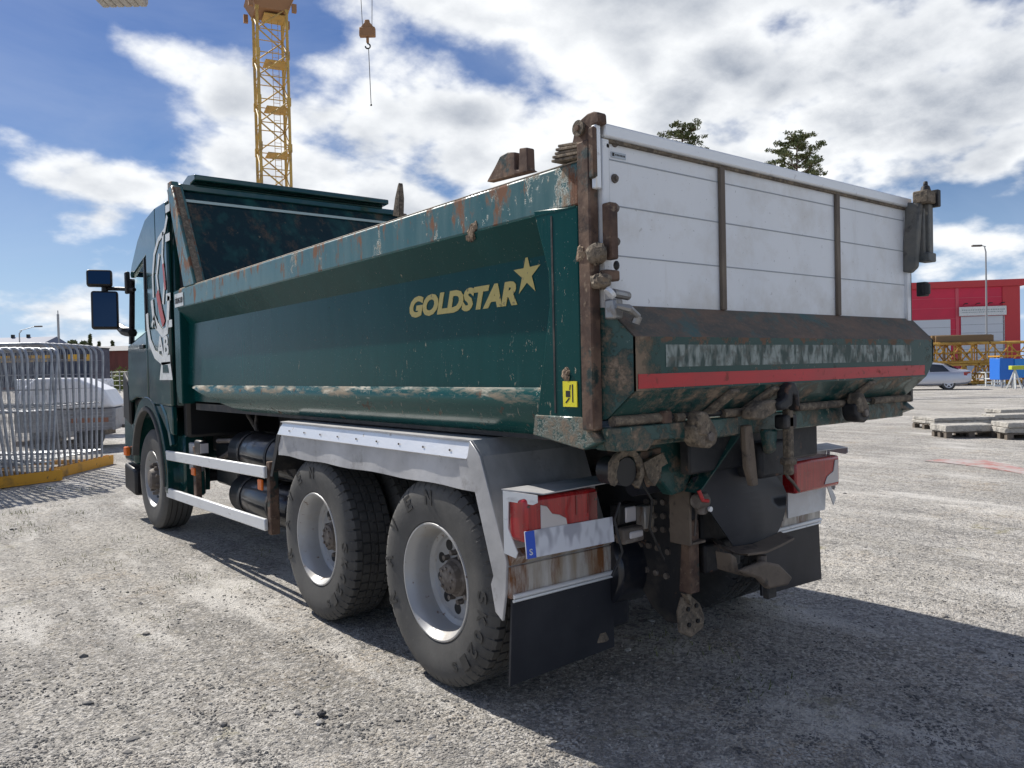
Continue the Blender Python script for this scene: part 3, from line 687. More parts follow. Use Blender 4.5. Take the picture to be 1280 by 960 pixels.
# shaft, lower edge of the body, latches
b = MB(); b.tube([(2.135, 2.09, 1.372), (2.45, 2.09, 1.372)], .021, 14); sh = T(b, 'gate_shaft', m_brown, chute)
for u0, u1 in ((845, 855), (905, 938), (998, 1060), (1092, 1137)):
    x0, x1 = G(u0, 518, 2.07).x, G(u1, 512, 2.07).x
    b = MB(); b.tube([(x0, 2.078, 1.368), (x1, 2.078, 1.368)], .019, 14); T(b, 'shaft_sleeve', m_brown, sh)
b = MB(); b.tube([(2.45, 2.09, 1.372), (4.50, 2.09, 1.372)], .013, 10); T(b, 'shaft_core', m_chassis, sh)
b = MB(); b.box(2.395, 2.455, 2.064, 2.117, 1.345, 1.400); T(b, 'rust_collar', m_rust, sh, bevel=.008)
b = MB(); b.box(2.12, 4.50, 2.115, 2.17, 1.262, 1.350); edge = T(b, 'rear_sill', m_green_dirty, bevel=.006)
b = MB(); b.py([(2.10, 1.35), (2.12, 1.262), (2.30, 1.252), (2.34, 1.29), (2.50, 1.285), (2.55, 1.27), (2.88, 1.275), (2.88, 1.35)], 2.06, 2.114); T(b, 'sill_lip', m_green_dirty, edge, bevel=.004)


def lump(name, c, r, m, parent, seed=0, n=10, k=7):
    rr = random.Random(seed); mb = MB(); mb.sph(c, r, n, k)
    mb.v = [Vector(c) + (v - Vector(c)) * rr.uniform(.86, 1.14) for v in mb.v]
    return T(mb, name, m, parent, smooth=25)


for (u, v, sd) in ((875, 545, 1), (1070, 516, 5)):
    c = G(u, v, 2.04); x, z = c.x, c.z; rr = random.Random(sd)
    b = MB(); b.py([(x - .075, z + .05), (x - .02, z + .058), (x + .05, z + .045), (x + .075, z + .01), (x + .06, z - .035), (x + .02, z - .05), (x - .04, z - .042), (x - .07, z - .01)], 2.0, 2.08)
    T(b, 'shaft_bracket', m_brown if sd == 1 else m_chassis, edge, bevel=.014, seg=3)
    b = MB(); b.cyl((x + .005, 1.999, z), (x + .005, 1.985, z), .022, .020, 6); T(b, 'bracket_bolt', m_hub, edge)
    b = MB(); b.py([(x - .07, z + .07), (x - .05, z + .105), (x - .01, z + .10), (x + .05, z + .03), (x + .04, z - .01), (x - .06, z + .01)], 1.992, 2.055); T(b, 'claw', m_brown, edge, bevel=.010, seg=2)
# centre hook
hx0 = G(985, 500, 1.98).x - 3.30
b = MB(); b.py([(hx0 + x, z) for x, z in ((3.19, 1.405), (3.25, 1.425), (3.265, 1.47), (3.29, 1.495), (3.325, 1.49), (3.355, 1.45), (3.36, 1.39), (3.345, 1.36), (3.335, 1.40), (3.33, 1.43), (3.305, 1.44), (3.30, 1.39), (3.25, 1.375), (3.20, 1.375))], 1.955, 2.01); hk = T(b, 'centre_hook', m_chassis, edge, bevel=.010, seg=2)
b = MB(); b.py([(hx0 + 3.21, 1.42), (hx0 + 3.21, 1.365), (hx0 + 3.10, 1.335), (hx0 + 3.03, 1.345), (hx0 + 3.04, 1.385), (hx0 + 3.12, 1.415)], 1.975, 2.04); T(b, 'hook_root', m_brown, hk, bevel=.010, seg=2)
c = G(985, 555, 2.02); b = MB(); b.box(c.x - .018, c.x + .022, 2.0, 2.04, 1.07, 1.37); T(b, 'hook_strut', m_brown, hk, bevel=.008)
b = MB(); b.box(c.x - .028, c.x + .032, 1.99, 2.05, 1.115, 1.15); b2 = T(b, 'strut_collar', m_brown, hk, bevel=.012, seg=2)
b = MB(); b.box(c.x - .05, c.x + .05, 2.0, 2.06, 1.28, 1.345); T(b, 'clevis_block', m_chassis, hk, bevel=.012, seg=2)
b = MB(); b.box(3.10, 3.37, 2.10, 2.26, 1.05, 1.215); T(b, 'lock_cylinder_box', m_chassis, edge, bevel=.02, seg=2)
c = G(937, 560, 2.06); b = MB(); b.prism([(c.x - .03, 2.06, 1.31), (c.x + .025, 2.06, 1.31), (c.x + .035, 2.06, 1.22), (c.x + .085, 2.08, 1.10), (c.x + .11, 2.09, 1.03), (c.x + .06, 2.09, 1.03), (c.x + .01, 2.08, 1.12), (c.x - .02, 2.06, 1.22)], (0, .03, 0)); T(b, 'lock_arm', m_tan, edge, bevel=.006)
c = G(963, 545, 2.05); b = MB(); b.py([(c.x - .05, 1.285), (c.x + .05, 1.28), (c.x + .035, 1.18), (c.x - .02, 1.17)], 2.04, 2.08); T(b, 'lock_clevis', m_green_dirty, edge, bevel=.01)
b = MB(); b.box(2.72, 3.75, 2.20, 2.26, 1.10, 1.262); T(b, 'rear_cross_channel', m_chassis, edge, bevel=.01)
# tipping hinges below the body
for s, xx in enumerate((2.66,)):
    b = MB(); b.py([(2.36 + (xx - 2.66), 1.262), (3.03 + (xx - 2.66), 1.262), (2.80 + (xx - 2.66), 1.01), (2.72 + (xx - 2.66), 1.00), (2.66 + (xx - 2.66), 1.06)], 2.30, 2.36); hb = T(b, 'tipping_hinge', m_green_dirty, bevel=.006)
    b = MB(); b.prism([(3.03 + (xx - 2.66), 2.16, 1.26), (3.03 + (xx - 2.66), 2.298, 1.26), (2.80 + (xx - 2.66), 2.298, 1.01), (2.80 + (xx - 2.66), 2.22, 1.01)], (.012, 0, .0)); T(b, 'hinge_web', m_green_dirty, hb)
    if s: continue
    c = G(783, 590, 2.26); rr = random.Random(4)
    b = MB(); b.tube([c + Vector((.085 * math.cos(R(a)), 0, .085 * math.sin(R(a)))) for a in range(-50, 215, 20)], [.014 + .007 * rr.random() for _ in range(-50, 215, 20)], 8)
    b.prism([c + Vector(q_) for q_ in ((.085, -.01, .03), (.12, -.01, -.03), (.16, -.01, -.07), (.19, -.01, -.045), (.21, -.01, .0), (.25, -.01, .01), (.22, -.01, .06))], (0, .035, 0))
    b.v = [v_ + Vector((rr.uniform(-1, 1), rr.uniform(-1, 1), rr.uniform(-1, 1))) * .006 for v_ in b.v]; T(b, 'hinge_eye', m_brown, hb, smooth=30)
    b = MB(); b.cyl(c + Vector((0, .0, 0)), c + Vector((0, .12, 0)), .06, .06, 16); T(b, 'hinge_bush', m_black, hb)
    b = MB(); b.prism([c + Vector(q_) for q_ in ((.10, .03, .07), (.17, .03, -.09), (.24, .03, -.05), (.26, .03, .08))], (0, .02, 0)); T(b, 'hinge_lug', m_rust, hb, bevel=.006)

# --- chassis
for x in (2.93, 3.70):
    b = MB(); b.box(x, x + .075, 2.42, 9.3, .72, 1.02); fr = T(b, 'frame_rail', m_chassis, bevel=.008)
b = MB(); b.box(3.006, 3.699, 2.45, 2.55, .66, 1.0); T(b, 'rear_crossmember', m_chassis, bevel=.008)
b = MB(); b.box(2.88, 3.82, 2.7, 7.2, 1.06, 1.24); T(b, 'sub_frame', m_chassis, bevel=.01)
b = MB(); b.px([(2.36, 1.0), (3.05, 1.0), (3.05, .62), (2.75, .60), (2.60, .40), (2.50, .345), (2.41, .36), (2.38, .50)], 2.90, 2.926); gp = T(b, 'gusset_plate', m_chassis, bevel=.004)
for u, v in [(u, 627 + (u - 810) * .05 + j * 17) for u in (808, 818, 829, 840, 848) for j in range(3)] + [(800, 681), (811, 682), (822, 685), (835, 690), (798, 710), (808, 712), (820, 716), (833, 720)]:
    p = L(u, v, 2.895)
    if p.y < 2.38: continue
    b = MB(); b.cyl((2.9, p.y, p.z), (2.888, p.y, p.z), .0155, .0145, 10); T(b, 'bolt', m_hub, gp)
b = MB(); b.box(2.905, 2.96, 2.33, 2.375, .86, 1.03); b.box(2.90, 2.955, 2.32, 2.375, .50, .859)
b = MB(); b.px([(2.33, .86), (2.375, .86), (2.40, .52), (2.33, .52)], 2.87, 2.94); rb = T(b, 'rusty_upright', m_rust, bevel=.005)
b = MB(); b.px([(2.33, 1.03), (2.375, 1.03), (2.375, .862), (2.33, .862)], 2.88, 2.94); T(b, 'upright_top', m_chassis, rb, bevel=.005)
b = MB(); b.py([(2.86, .52), (2.90, .46), (2.90, .52)], 2.35, 2.38); T(b, 'upright_tip', m_brown, rb)
b = MB(); b.py([(2.86, .50), (2.92, .50), (2.99, .445), (3.02, .38), (3.01, .325), (2.92, .30), (2.84, .34), (2.83, .44)], 2.37, 2.385); fp = T(b, 'foot_plate', m_brown, bevel=.003)
for x, z in ((2.895, .44), (2.955, .445), (2.90, .365), (2.965, .37)):
    b = MB(); b.cyl((x, 2.369, z), (x, 2.362, z), .011, .011, 10); T(b, 'bolt_hole', m_black, fp)
# rusty angle above the bolts
b = MB(); b.px([(2.36, 1.03), (2.36, 1.075), (2.80, 1.075), (2.80, 1.03)], 2.885, 2.95); T(b, 'rusty_angle', m_rust, gp, bevel=.003)
# tow coupling: drawbar jaw and bent guard
b = MB(); b.box(3.05, 3.40, 2.40, 2.47, .60, .95); tow = T(b, 'tow_crossbeam', m_chassis, bevel=.01)
p, q = G(857, 607, 2.32), G(875, 678, 2.32)
b = MB(); b.box(p.x, p.x + .016, 2.30, 2.42, q.z, p.z); T(b, 'coupling_side', m_tan, tow, bevel=.003)
b = MB(); b.box(p.x + .017, q.x, 2.385, 2.40, q.z, p.z); b.box(p.x + .017, q.x + .02, 2.30, 2.384, q.z, q.z + .012); T(b, 'coupling_web', m_tan, tow, bevel=.003)
c = G(875, 626, 2.24)
b = MB(); b.lathe([(-.035, 0), (-.035, .030), (-.02, .036), (.03, .036), (.04, .028), (.04, 0)], c, 18, 'x'); b.cyl(c + Vector((.01, 0, -.06)), c + Vector((.01, 0, .035)), .024, .03, 14); vl = T(b, 'hand_valve', m_hub, tow, bevel=.004)
b = MB(); b.tube([c + Vector((-.045, -.03, .055)), c + Vector((-.03, -.04, .01)), c + Vector((.0, -.045, .005))], .009, 8); T(b, 'red_lever', m_stripe, vl)
b = MB(); b.cyl(c + Vector((.02, -.035, -.035)), c + Vector((.02, -.045, -.035)), .012, .012, 12); T(b, 'valve_cap', m_alu_white, vl)
b = MB(); b.box(3.02, 3.30, 2.36, 2.399, .58, .72); T(b, 'coupling_body', m_chassis, tow, bevel=.012, seg=2)
for u, v in ((898, 678), (862, 690), (900, 700), (868, 712)):
    c = G(u, v, 2.358); b = MB(); b.cyl((c.x, 2.362, c.z), (c.x, 2.348, c.z), .013, .012, 6); T(b, 'bolt', m_hub, tow)
up_ = [G(u, v, y) for u, v, y in ((903, 677, 2.34), (916, 690, 2.20), (935, 695, 2.13), (958, 692, 2.10), (976, 684, 2.11), (993, 675, 2.14))]
b = MB(); b.strip(up_, [q + Vector((0.03, .10, .012)) for q in up_], .012); T(b, 'bent_guard', m_tan, tow, smooth=60, bevel=.002)
b = MB(); b.prism([G(u, v, 2.16) for u, v in ((914, 692), (921, 697), (924, 714), (944, 719), (938, 722), (917, 716))], (0, .09, 0)); T(b, 'guard_side', m_tan, tow, bevel=.004)
b = MB(); b.prism([G(u, v, 2.08) for u, v in ((926, 714), (946, 706), (958, 702), (976, 706), (992, 722), (986, 732), (962, 737), (950, 724), (938, 720))], (0, .035, .0)); T(b, 'lower_jaw', m_tan, tow, bevel=.012, seg=2)
b = MB(); b.cyl(G(952, 694, 2.13), G(952, 716, 2.13), .022, .022, 12); T(b, 'coupling_pin', m_hub, tow)
c = G(961, 740, 2.12); b = MB(); b.box(c.x - .02, c.x + .05, 2.11, 2.14, c.z - .03, c.z + .035); T(b, 'jaw_stop', m_chassis, tow, bevel=.004)
c = G(960, 679, 2.2); b = MB(); b.box(c.x - .05, c.x + .06, 2.19, 2.22, c.z - .012, c.z + .016); T(b, 'red_reflector', m_red, tow, bevel=.004)
# big sagging rubber flap over the coupling
fl = MB(); rows = []
flap_px = [[(866, 597), (900, 582), (935, 567)], [(873, 615), (915, 600), (965, 588)], [(885, 635), (930, 622), (983, 612)], [(898, 655), (940, 645), (982, 640)], [(912, 675), (945, 665), (975, 660)], [(921, 691), (945, 682), (967, 675)]]
NU, NV = 10, 14
def flap_pt(s, t):
    ft = t * (len(flap_px) - 1); i = min(int(ft), len(flap_px) - 2); k = ft - i
    def q(row):
        g_ = s * 2; j = min(int(g_), 1); h = g_ - j
        return (row[j][0] * (1 - h) + row[j + 1][0] * h, row[j][1] * (1 - h) + row[j + 1][1] * h)
    a, c = q(flap_px[i]), q(flap_px[i + 1]); u, v = a[0] * (1 - k) + c[0] * k, a[1] * (1 - k) + c[1] * k
    y = 2.27 - .06 * s - .04 * t + .14 * max(0, s - .62) + .006 * math.sin(s * 7 + t * 4)
    return G(u, v, y)
A = [[flap_pt(i / NU, j / NV) for i in range(NU + 1)] for j in range(NV + 1)]
for j in range(NV): fl.strip(A[j], A[j + 1], .008)
T(fl, 'rubber_flap', m_flap, smooth=70, merge=True)
b = MB(); b.tube([(2.62, 2.45, 1.05), (2.9, 2.40, 1.06), (3.25, 2.35, 1.10), (3.5, 2.33, 1.13)], .06, 10); T(b, 'flap_roll', m_flap)
b = MB(); b.tube([(3.38, 2.2, 1.12), (3.44, 2.18, 1.02), (3.52, 2.20, .98), (3.60, 2.22, .93)], .008, 6); b.tube([(2.95, 2.28, 1.08), (3.0, 2.26, 1.0), (3.02, 2.26, .96)], .008, 6); b.tube([(2.97, 2.28, 1.1), (3.02, 2.27, .98), (3.08, 2.27, .97)], .006, 6); T(b, 'hose', m_hub)
for k_, pts_ in enumerate(([(850, 600), (862, 615), (870, 640), (868, 670)], [(800, 600), (815, 625), (812, 660), (830, 700)], [(890, 575), (915, 585), (940, 578), (965, 585)], [(775, 628), (768, 650), (778, 690), (765, 720)], [(905, 640), (890, 665), (900, 690)])):
    b = MB(); b.tube([G(u, v, 2.33 + .02 * k_) for u, v in pts_], .006, 6); T(b, 'cable', m_black if k_ % 2 else m_hub, smooth=80)
# rear work lights beside the plate
b = MB(); p = G(785, 643, 2.55); b.obox(p + Vector((0, .03, 0)), (.062, 0, 0), (0, .03, 0), (0, 0, .052)); wl = T(b, 'reversing_lamp', m_black, bevel=.012, seg=2)
b = MB(); b.obox(p + Vector((.012, -.004, 0)), (.036, 0, 0), (0, .006, 0), (0, 0, .036)); T(b, 'lens', m_clear, wl, bevel=.008, seg=2)
b = MB(); p = G(793, 669, 2.5); b.obox(p + Vector((0, .03, 0)), (.07, 0, .0), (0, .03, 0), (0, 0, .036)); wl = T(b, 'plate_lamp', m_hub, bevel=.008)
b = MB(); b.obox(p + Vector((.008, -.004, .004)), (.045, 0, .0), (0, .006, 0), (0, 0, .016)); T(b, 'lens', m_clear, wl, bevel=.006)
b = MB(); p = G(808, 645, 2.6); b.obox(p, (.045, 0, 0), (0, .03, 0), (0, 0, .055)); T(b, 'lamp_bracket', m_alu_rust, bevel=.006)
# tank behind the flap
b = MB(); b.cyl((2.72, 2.82, .58), (2.98, 2.82, .58), .2, .2, 24); b.box(2.64, 2.86, 2.70, 2.95, .30, .80); T(b, 'valve_box', m_deep, bevel=.02, seg=2)
b = MB(); b.cyl((2.66, 2.74, .26), (2.66, 2.74, .30), .06, .05, 14); T(b, 'valve_cap', m_brown)

# --- mudguards, lamps, flaps
m_alu_lip = mat('sunlit_aluminium', (.80, .80, .80), .38, .6, [dict(col=(.5, .5, .5), scale=6, lo=.5, hi=.75, st=(1, .3, 1), rough=.5, metal=.5), dict(col=(.25, .22, .19), scale=16, lo=.66, hi=.74, rough=.8)], bump=((4, (1, 1, 1), .006),))  # paler than the other aluminium: sunlight on the lip put into the colour
def mudguard(mr):
    f = (lambda x: mirx(x)) if mr else (lambda x: x)
    XI = XL + .64
    b = MB(); A = [(f(XL + .002), 5.22, 1.250), (f(XL + .002), 2.955, 1.250)]; B = [(f(XI), 5.22, 1.262), (f(XI), 2.955, 1.262)]; b.strip(A, B, .006); mg = T(b, 'mudguard', m_alu)
    # top lip (sunlight painted in as a paler tone) and wavy skirt
    b = MB(); b.prism([(f(XL + .022), 5.225, 1.252), (f(XL + .022), 2.958, 1.250), (f(XL - .010), 2.985, 1.165), (f(XL - .010), 5.24, 1.165)], ((-.004 if not mr else .004), 0, .004)); T(b, 'upper_skirt', m_alu_lip, mg)
    b = MB(); b.prism([(f(XL - .0070), 3.06, 1.163), (f(XL - .0070), 2.97, 1.163), (f(XL - .0070), 2.90, 1.02), (f(XL - .0070), 3.04, 1.02)], ((.004 if not mr else -.004), 0, 0)); T(b, 'corner_patch', m_alu, mg)
    n = 26; pts = []
    lo = []; up = []
    for i in range(n + 1):
        y = 5.27 - (5.27 - 3.03) * i / n
        dx = .004 * math.sin(i * 1.1) + .003 * math.sin(i * .45)
        up.append(Vector((f(XL + .006), y, 1.168))); lo.append(Vector((f(XL - .004 + dx + .006), y, 1.022 + .004 * math.sin(i * .9))))
    b = MB(); b.strip(up, lo, .004); T(b, 'lower_skirt', m_alu, mg, smooth=60)
    r_ = random.Random(5)
    for i in range(9):
        b = MB(); b.cyl((f(XL - .0065), 5.05 - i * .24, 1.20), (f(XL - .011), 5.05 - i * .24, 1.20), .006, .005, 8); T(b, 'rivet', m_hub, mg)
    # front plate
    b = MB(); b.strip([(f(XL + .004), 5.225, 1.25), (f(XL + .004), 5.40, .90)], [(f(XI), 5.225, 1.25), (f(XI), 5.40, .90)], .006); b.px([(5.225, 1.165), (5.29, 1.165), (5.43, .86), (5.39, .86)], f(XL), f(XL + .006)); T(b, 'front_plate', m_chassis, mg)
    # rear: sloping back panel and bright side flange
    back = [(2.955, 1.252), (2.885, 1.185), (2.72, .76), (2.705, .72), (2.72, .60)]
    b = MB(); b.strip([(f(XL + .002), y, z) for y, z in back], [(f(XI - .01), y, z) for y, z in back], .006); T(b, 'back_panel', m_alu_rust if False else m_alu, mg, smooth=20)
    b = MB(); b.px([(2.957, 1.254), (2.985, 1.163), (2.94, 1.06), (2.80, .66), (2.82, .62), (2.79, .50), (2.74, .47), (2.713, .60), (2.70, .74), (2.88, 1.19)], f(XL - .0125), f(XL + .0015)); T(b, 'side_flange', m_alu, mg, bevel=.002)
    b = MB(); b.box(min(f(XL), f(XI - .005)), max(f(XL), f(XI - .005)), 2.690, 2.718, .575, .715); b.prism([(f(XL), 2.699, .716), (f(XL), 2.66, .76), (f(XL), 2.72, .80)], (f(XI - .005) - f(XL), 0, 0)); T(b, 'stained_valance', m_alu_rust, mg, bevel=.004)
    b = MB(); b.tube([(f(XL + .01), 2.683, .585), (f(XI), 2.683, .585)], .011, 10); b.tube([(f(XL + .01), 2.686, .565), (f(XI), 2.686, .565)], .007, 8); T(b, 'flap_rail', m_alu_white, mg)
    lo_ = .195 if not mr else .20
    b = MB(); b.py([(f(XL + .012), .57), (f(XI - .002), .57), (f(XI - .004), lo_ + .02), (f(XL - .012), lo_)], 2.695, 2.707); T(b, 'mud_flap', m_flap, mg)
    return mg


mudguard(False); mudguard(True)


def tail_lamp(mr):
    f = (lambda x: mirx(x)) if mr else (lambda x: x)
    s = -1 if mr else 1
    ya = 2.60
    b = MB(); b.py([(f(XL - .005), .80), (f(XL - .045), 1.05), (f(XL - .03), 1.055), (f(XL + .50), 1.04), (f(XL + .50), .79)], 2.664, 2.676); hs = T(b, 'lamp_housing', m_alu, bevel=.003)
    # hood: top sheet and cut-out side cheek
    b = MB(); b.prism([(f(XL - .055), 2.67, 1.062), (f(XL + .60), 2.67, 1.062), (f(XL + .59), 2.49, 1.062), (f(XL + .03), 2.49, 1.052)], (0, 0, .005)); T(b, 'lamp_hood', m_alu, hs)
    b = MB(); b.px([(2.667, 1.06), (2.50, 1.052), (2.50, 1.02), (2.52, 1.01), (2.64, 1.015), (2.645, .90), (2.60, .80), (2.61, .775), (2.667, .79)], f(XL - .050), f(XL - .045))
    cheek = b; cheek.v = [v + Vector(((2.667 - v.y) * .30 * s, 0, 0)) for v in cheek.v]; T(cheek, 'lamp_cheek', m_alu_white, hs)
    if not mr:
        b = MB(); b.box(2.072, 2.50, 2.545, 2.66, .845, 1.035); lamp = T(b, 'tail_lamp', m_red, hs, bevel=.018, seg=3)
        b = MB(); b.py([(2.155, .86), (2.155, 1.0), (2.19, .99), (2.22, .955), (2.26, .945), (2.30, .925), (2.315, .86)], 2.5405, 2.546); T(b, 'clear_lens', m_clear, hs, bevel=.002)
        for xx in (2.36, 2.43): b = MB(); b.box(xx, xx + .006, 2.5425, 2.546, .93, 1.015); T(b, 'lens_rib', m_red_dark, hs)
        b = MB(); b.box(2.44, 2.492, 2.5425, 2.546, .87, 1.02); T(b, 'dark_lens', m_red_dark, hs, bevel=.003)
        for xx, zz in ((2.09, 1.0), (2.48, .985)): b = MB(); b.cyl((xx, 2.548, zz), (xx, 2.541, zz), .006, .006, 8); T(b, 'screw', m_hub, hs)
    else:
        b = MB(); b.box(4.02, 4.50, 2.50, 2.66, .83, 1.015); T(b, 'tail_lamp', m_red, hs, bevel=.018, seg=3)
        b = MB(); b.py([(4.32, .855), (4.35, .90), (4.42, .925), (4.44, .99), (4.475, .99), (4.475, .855)], 2.495, 2.501); T(b, 'clear_lens', m_clear, hs, bevel=.002)
        b = MB(); b.py([(4.10, .82), (4.10, .67), (4.50, .67), (4.52, .82)], 2.60, 2.61); b.py([(4.47, .86), (4.56, .74), (4.53, .70), (4.45, .84)], 2.56, 2.565); T(b, 'lamp_bracket', m_white, hs)
    return hs


hsL = tail_lamp(False); tail_lamp(True)
pA, pB = G(659, 699, 2.525), G(768, 677, 2.525)
b = MB(); b.prism([pA, pB, pB + Vector((.002, .012, .112)), pA + Vector((.0, .012, .112))], (0, .006, 0)); plate = T(b, 'licence_plate', m_plate, hsL)
b = MB(); d = (pB - pA).normalized(); up = Vector((0, .012, .112)); o = Vector((0, -.0015, 0))
b.prism([pA + o, pA + o + d * .05, pA + o + d * .05 + up, pA + o + up], (0, .001, 0)); T(b, 'blue_band', m_blue, plate)
b = MB(); add_text(b, 'S', pA + d * .014 + up * .12 + Vector((0, -.002, 0)), d, up, .018, .026, offset=.02, ext=.0005); T(b, 'country_letter', m_decal, plate)

# --- wheels
def tyre_mesh(c, s, rad, width, lugs=52, front=False):
    """c = centre of the outer face; s = +1 body lies toward +X"""
    mb = MB(); c = Vector(c)
    R0 = rad; prof = []      # (axial, radius, groove class)
    W = width
    side = [(.030, .292), (.006, .305), (.000, .340), (-.006, .39), (-.008, .43), (-.002, .465), (.008, .490), (.016, R0 - .022)]
    tread = [(.022, R0 - .012), (.032, R0 - .002), (.065, R0), (.066, R0 - .012), (.074, R0 - .012), (.075, R0), (.118, R0), (.119, R0 - .014), (.129, R0 - .014), (.130, R0), (W / 2 - .004, R0)]
    half = side + tread
    full = [(a, r, 0) for a, r in half] + [(W - a, r, 0) for a, r in half[::-1]]
    angs = []
    for i in range(lugs):
        t0 = 2 * math.pi * i / lugs; w = 2 * math.pi / lugs
        angs += [(t0, 1), (t0 + w * .17, 1), (t0 + w * .20, 0), (t0 + w * .60, 0), (t0 + w * .97, 0)] if not front else [(t0, 0), (t0 + w * .5, 0)]
    n = len(angs)
    for a, r, _ in full:
        aa = min(a, W - a)
        for k, (t, g_) in enumerate(angs):
            rr = r
            if g_ and aa > .018: rr = min(r, R0 - (.014 if aa < .066 else .008))
            elif g_ and aa > .007 and r > .485: rr = r - .006
            sh = 0
            if aa > .066: sh = (1.2 if a < W / 2 else -1.2) * math.pi / lugs
            mb.v.append(c + Vector((s * a, rr * math.sin(t + sh), rr * math.cos(t + sh))))
    m = len(full)
    mb.f = [(i * n + k, i * n + (k + 1) % n, (i + 1) * n + (k + 1) % n, (i + 1) * n + k) for i in range(m - 1) for k in range(n)]
    return mb


def ring_text(mb, txt, c, s, rad, a0, step, h, w):
    """raised letters along the sidewall: angle measured clockwise from the top as seen from outside on the left"""
    for i, ch in enumerate(txt):
        if ch == ' ': continue
        a = R(a0 + step * i)
        # seen from -X: right is -Y
        out = Vector((0, -math.sin(a), math.cos(a))); tan = Vector((0, -math.cos(a), -math.sin(a)))
        k = .7 if ch == 's' else 1
        add_text(mb, ch.upper(), Vector(c) + out * (rad - h / 2) - tan * (w / 2 * k) + Vector((-.0098, 0, 0)) * s, tan, out, w * k, h * k, offset=.03, ext=.0012)


RAD = .52
def rear_wheel(Y, mr, rot):
    s = -1 if mr else 1
    xf = XR - .02 if mr else XL + .02
    c = Vector((xf, Y, RAD - .004))
    w = MB(); w = tyre_mesh(c, s, RAD, .30); wh = T(w, 'wheel', m_tyre, smooth=35)
    # dished rim
    prof = [(.030, .292), (.012, .300), (.004, .296), (.004, .288), (.016, .279), (.030, .268), (.060, .256), (.110, .252), (.135, .247), (.142, .236), (.146, .222), (.158, .214), (.160, .150), (.160, .0)]
    b = MB(); b.lathe([(s * a, r) for a, r in prof], c, 64); rim = T(b, 'rim', m_rim, wh, smooth=35)
    b = MB()
    for i in range(10):
        t = rot + 2 * math.pi * (i + .5) / 10; b.cyl(c + Vector((s * .165, .172 * math.sin(t), .172 * math.cos(t))), c + Vector((s * .1575, .172 * math.sin(t), .172 * math.cos(t))), .029, .029, 16)
    T(b, 'rim_holes', m_black, wh)
    b = MB()
    for i in range(10):
        t = rot + 2 * math.pi * i / 10; b.cyl(c + Vector((s * .160, .125 * math.sin(t), .125 * math.cos(t))), c + Vector((s * .125, .125 * math.sin(t), .125 * math.cos(t))), .016, .014, 6)
    T(b, 'wheel_nuts', m_hub, wh, smooth=20)
    b = MB(); b.lathe([(s * .160, .100), (s * .13, .098), (s * .12, .085), (s * .088, .075), (s * .080, .06), (s * .080, .0)], c, 32)
    for i in range(8):
        t = 2 * math.pi * i / 8; b.cyl(c + Vector((s * .080, .050 * math.sin(t), .055 * math.cos(t))), c + Vector((s * .072, .050 * math.sin(t), .055 * math.cos(t))), .008, .008, 6)
    T(b, 'hub', m_hub, wh, smooth=30)
    if not mr:
        b = MB(); ring_text(b, 'RAVEN', c, s, .428, 248, 27.5, .078, .062); ring_text(b, 'SK021s', c, s, .430, 88, 13.0, .070, .058); T(b, 'lettering', m_tyre_letter, wh)
    w2 = tyre_mesh(c + Vector((s * .345, 0, 0)), s, RAD, .30); T(w2, 'wheel', m_tyre, smooth=35)


for Y in (3.35, 4.745):
    rear_wheel(Y, False, .2 if Y < 4 else .5); rear_wheel(Y, True, .3)
    b = MB(); b.cyl((2.7, Y, RAD), (4.0, Y, RAD), .10, .10, 16); b.sph((3.35, Y, RAD + .02), (.24, .26, .24), 16, 10); T(b, 'axle', m_chassis)


def front_wheel(mr):
    s = -1 if mr else 1; xf = XR - .03 if mr else XL + .03; c = Vector((xf, 8.78, RAD - .004))
    w = tyre_mesh(c, s, RAD, .30, 60, front=True); wh = T(w, 'wheel', m_tyre, smooth=35)
    prof = [(.030, .292), (.012, .300), (.004, .296), (.006, .286), (.03, .272), (.085, .262), (.10, .25), (.092, .225), (.060, .17), (.055, .0)]
    b = MB(); b.lathe([(s * a, r) for a, r in prof], c, 56); T(b, 'rim', m_rim, wh, smooth=35)
    b = MB()
    for i in range(10):
        t = 2 * math.pi * (i + .5) / 10; b.cyl(c + Vector((s * .078, .205 * math.sin(t), .205 * math.cos(t))), c + Vector((s * .070, .200 * math.sin(t), .200 * math.cos(t))), .022, .02, 14)
    T(b, 'rim_holes', m_black, wh)
    b = MB()
    for i in range(10):
        t = 2 * math.pi * i / 10; b.cyl(c + Vector((s * .058, .150 * math.sin(t), .150 * math.cos(t))), c + Vector((s * .005, .150 * math.sin(t), .150 * math.cos(t))), .020, .015, 6)
    T(b, 'wheel_nuts', m_hub, wh, smooth=20)
    b = MB(); b.lathe([(s * .056, .115), (s * .02, .110), (s * -.02, .095), (s * -.03, .05), (s * -.03, .0)], c, 28); T(b, 'hub', m_hub, wh)


front_wheel(False); front_wheel(True)
b = MB(); b.cyl((2.4, 8.78, .50), (4.3, 8.78, .50), .07, .07, 12); T(b, 'front_axle', m_chassis)

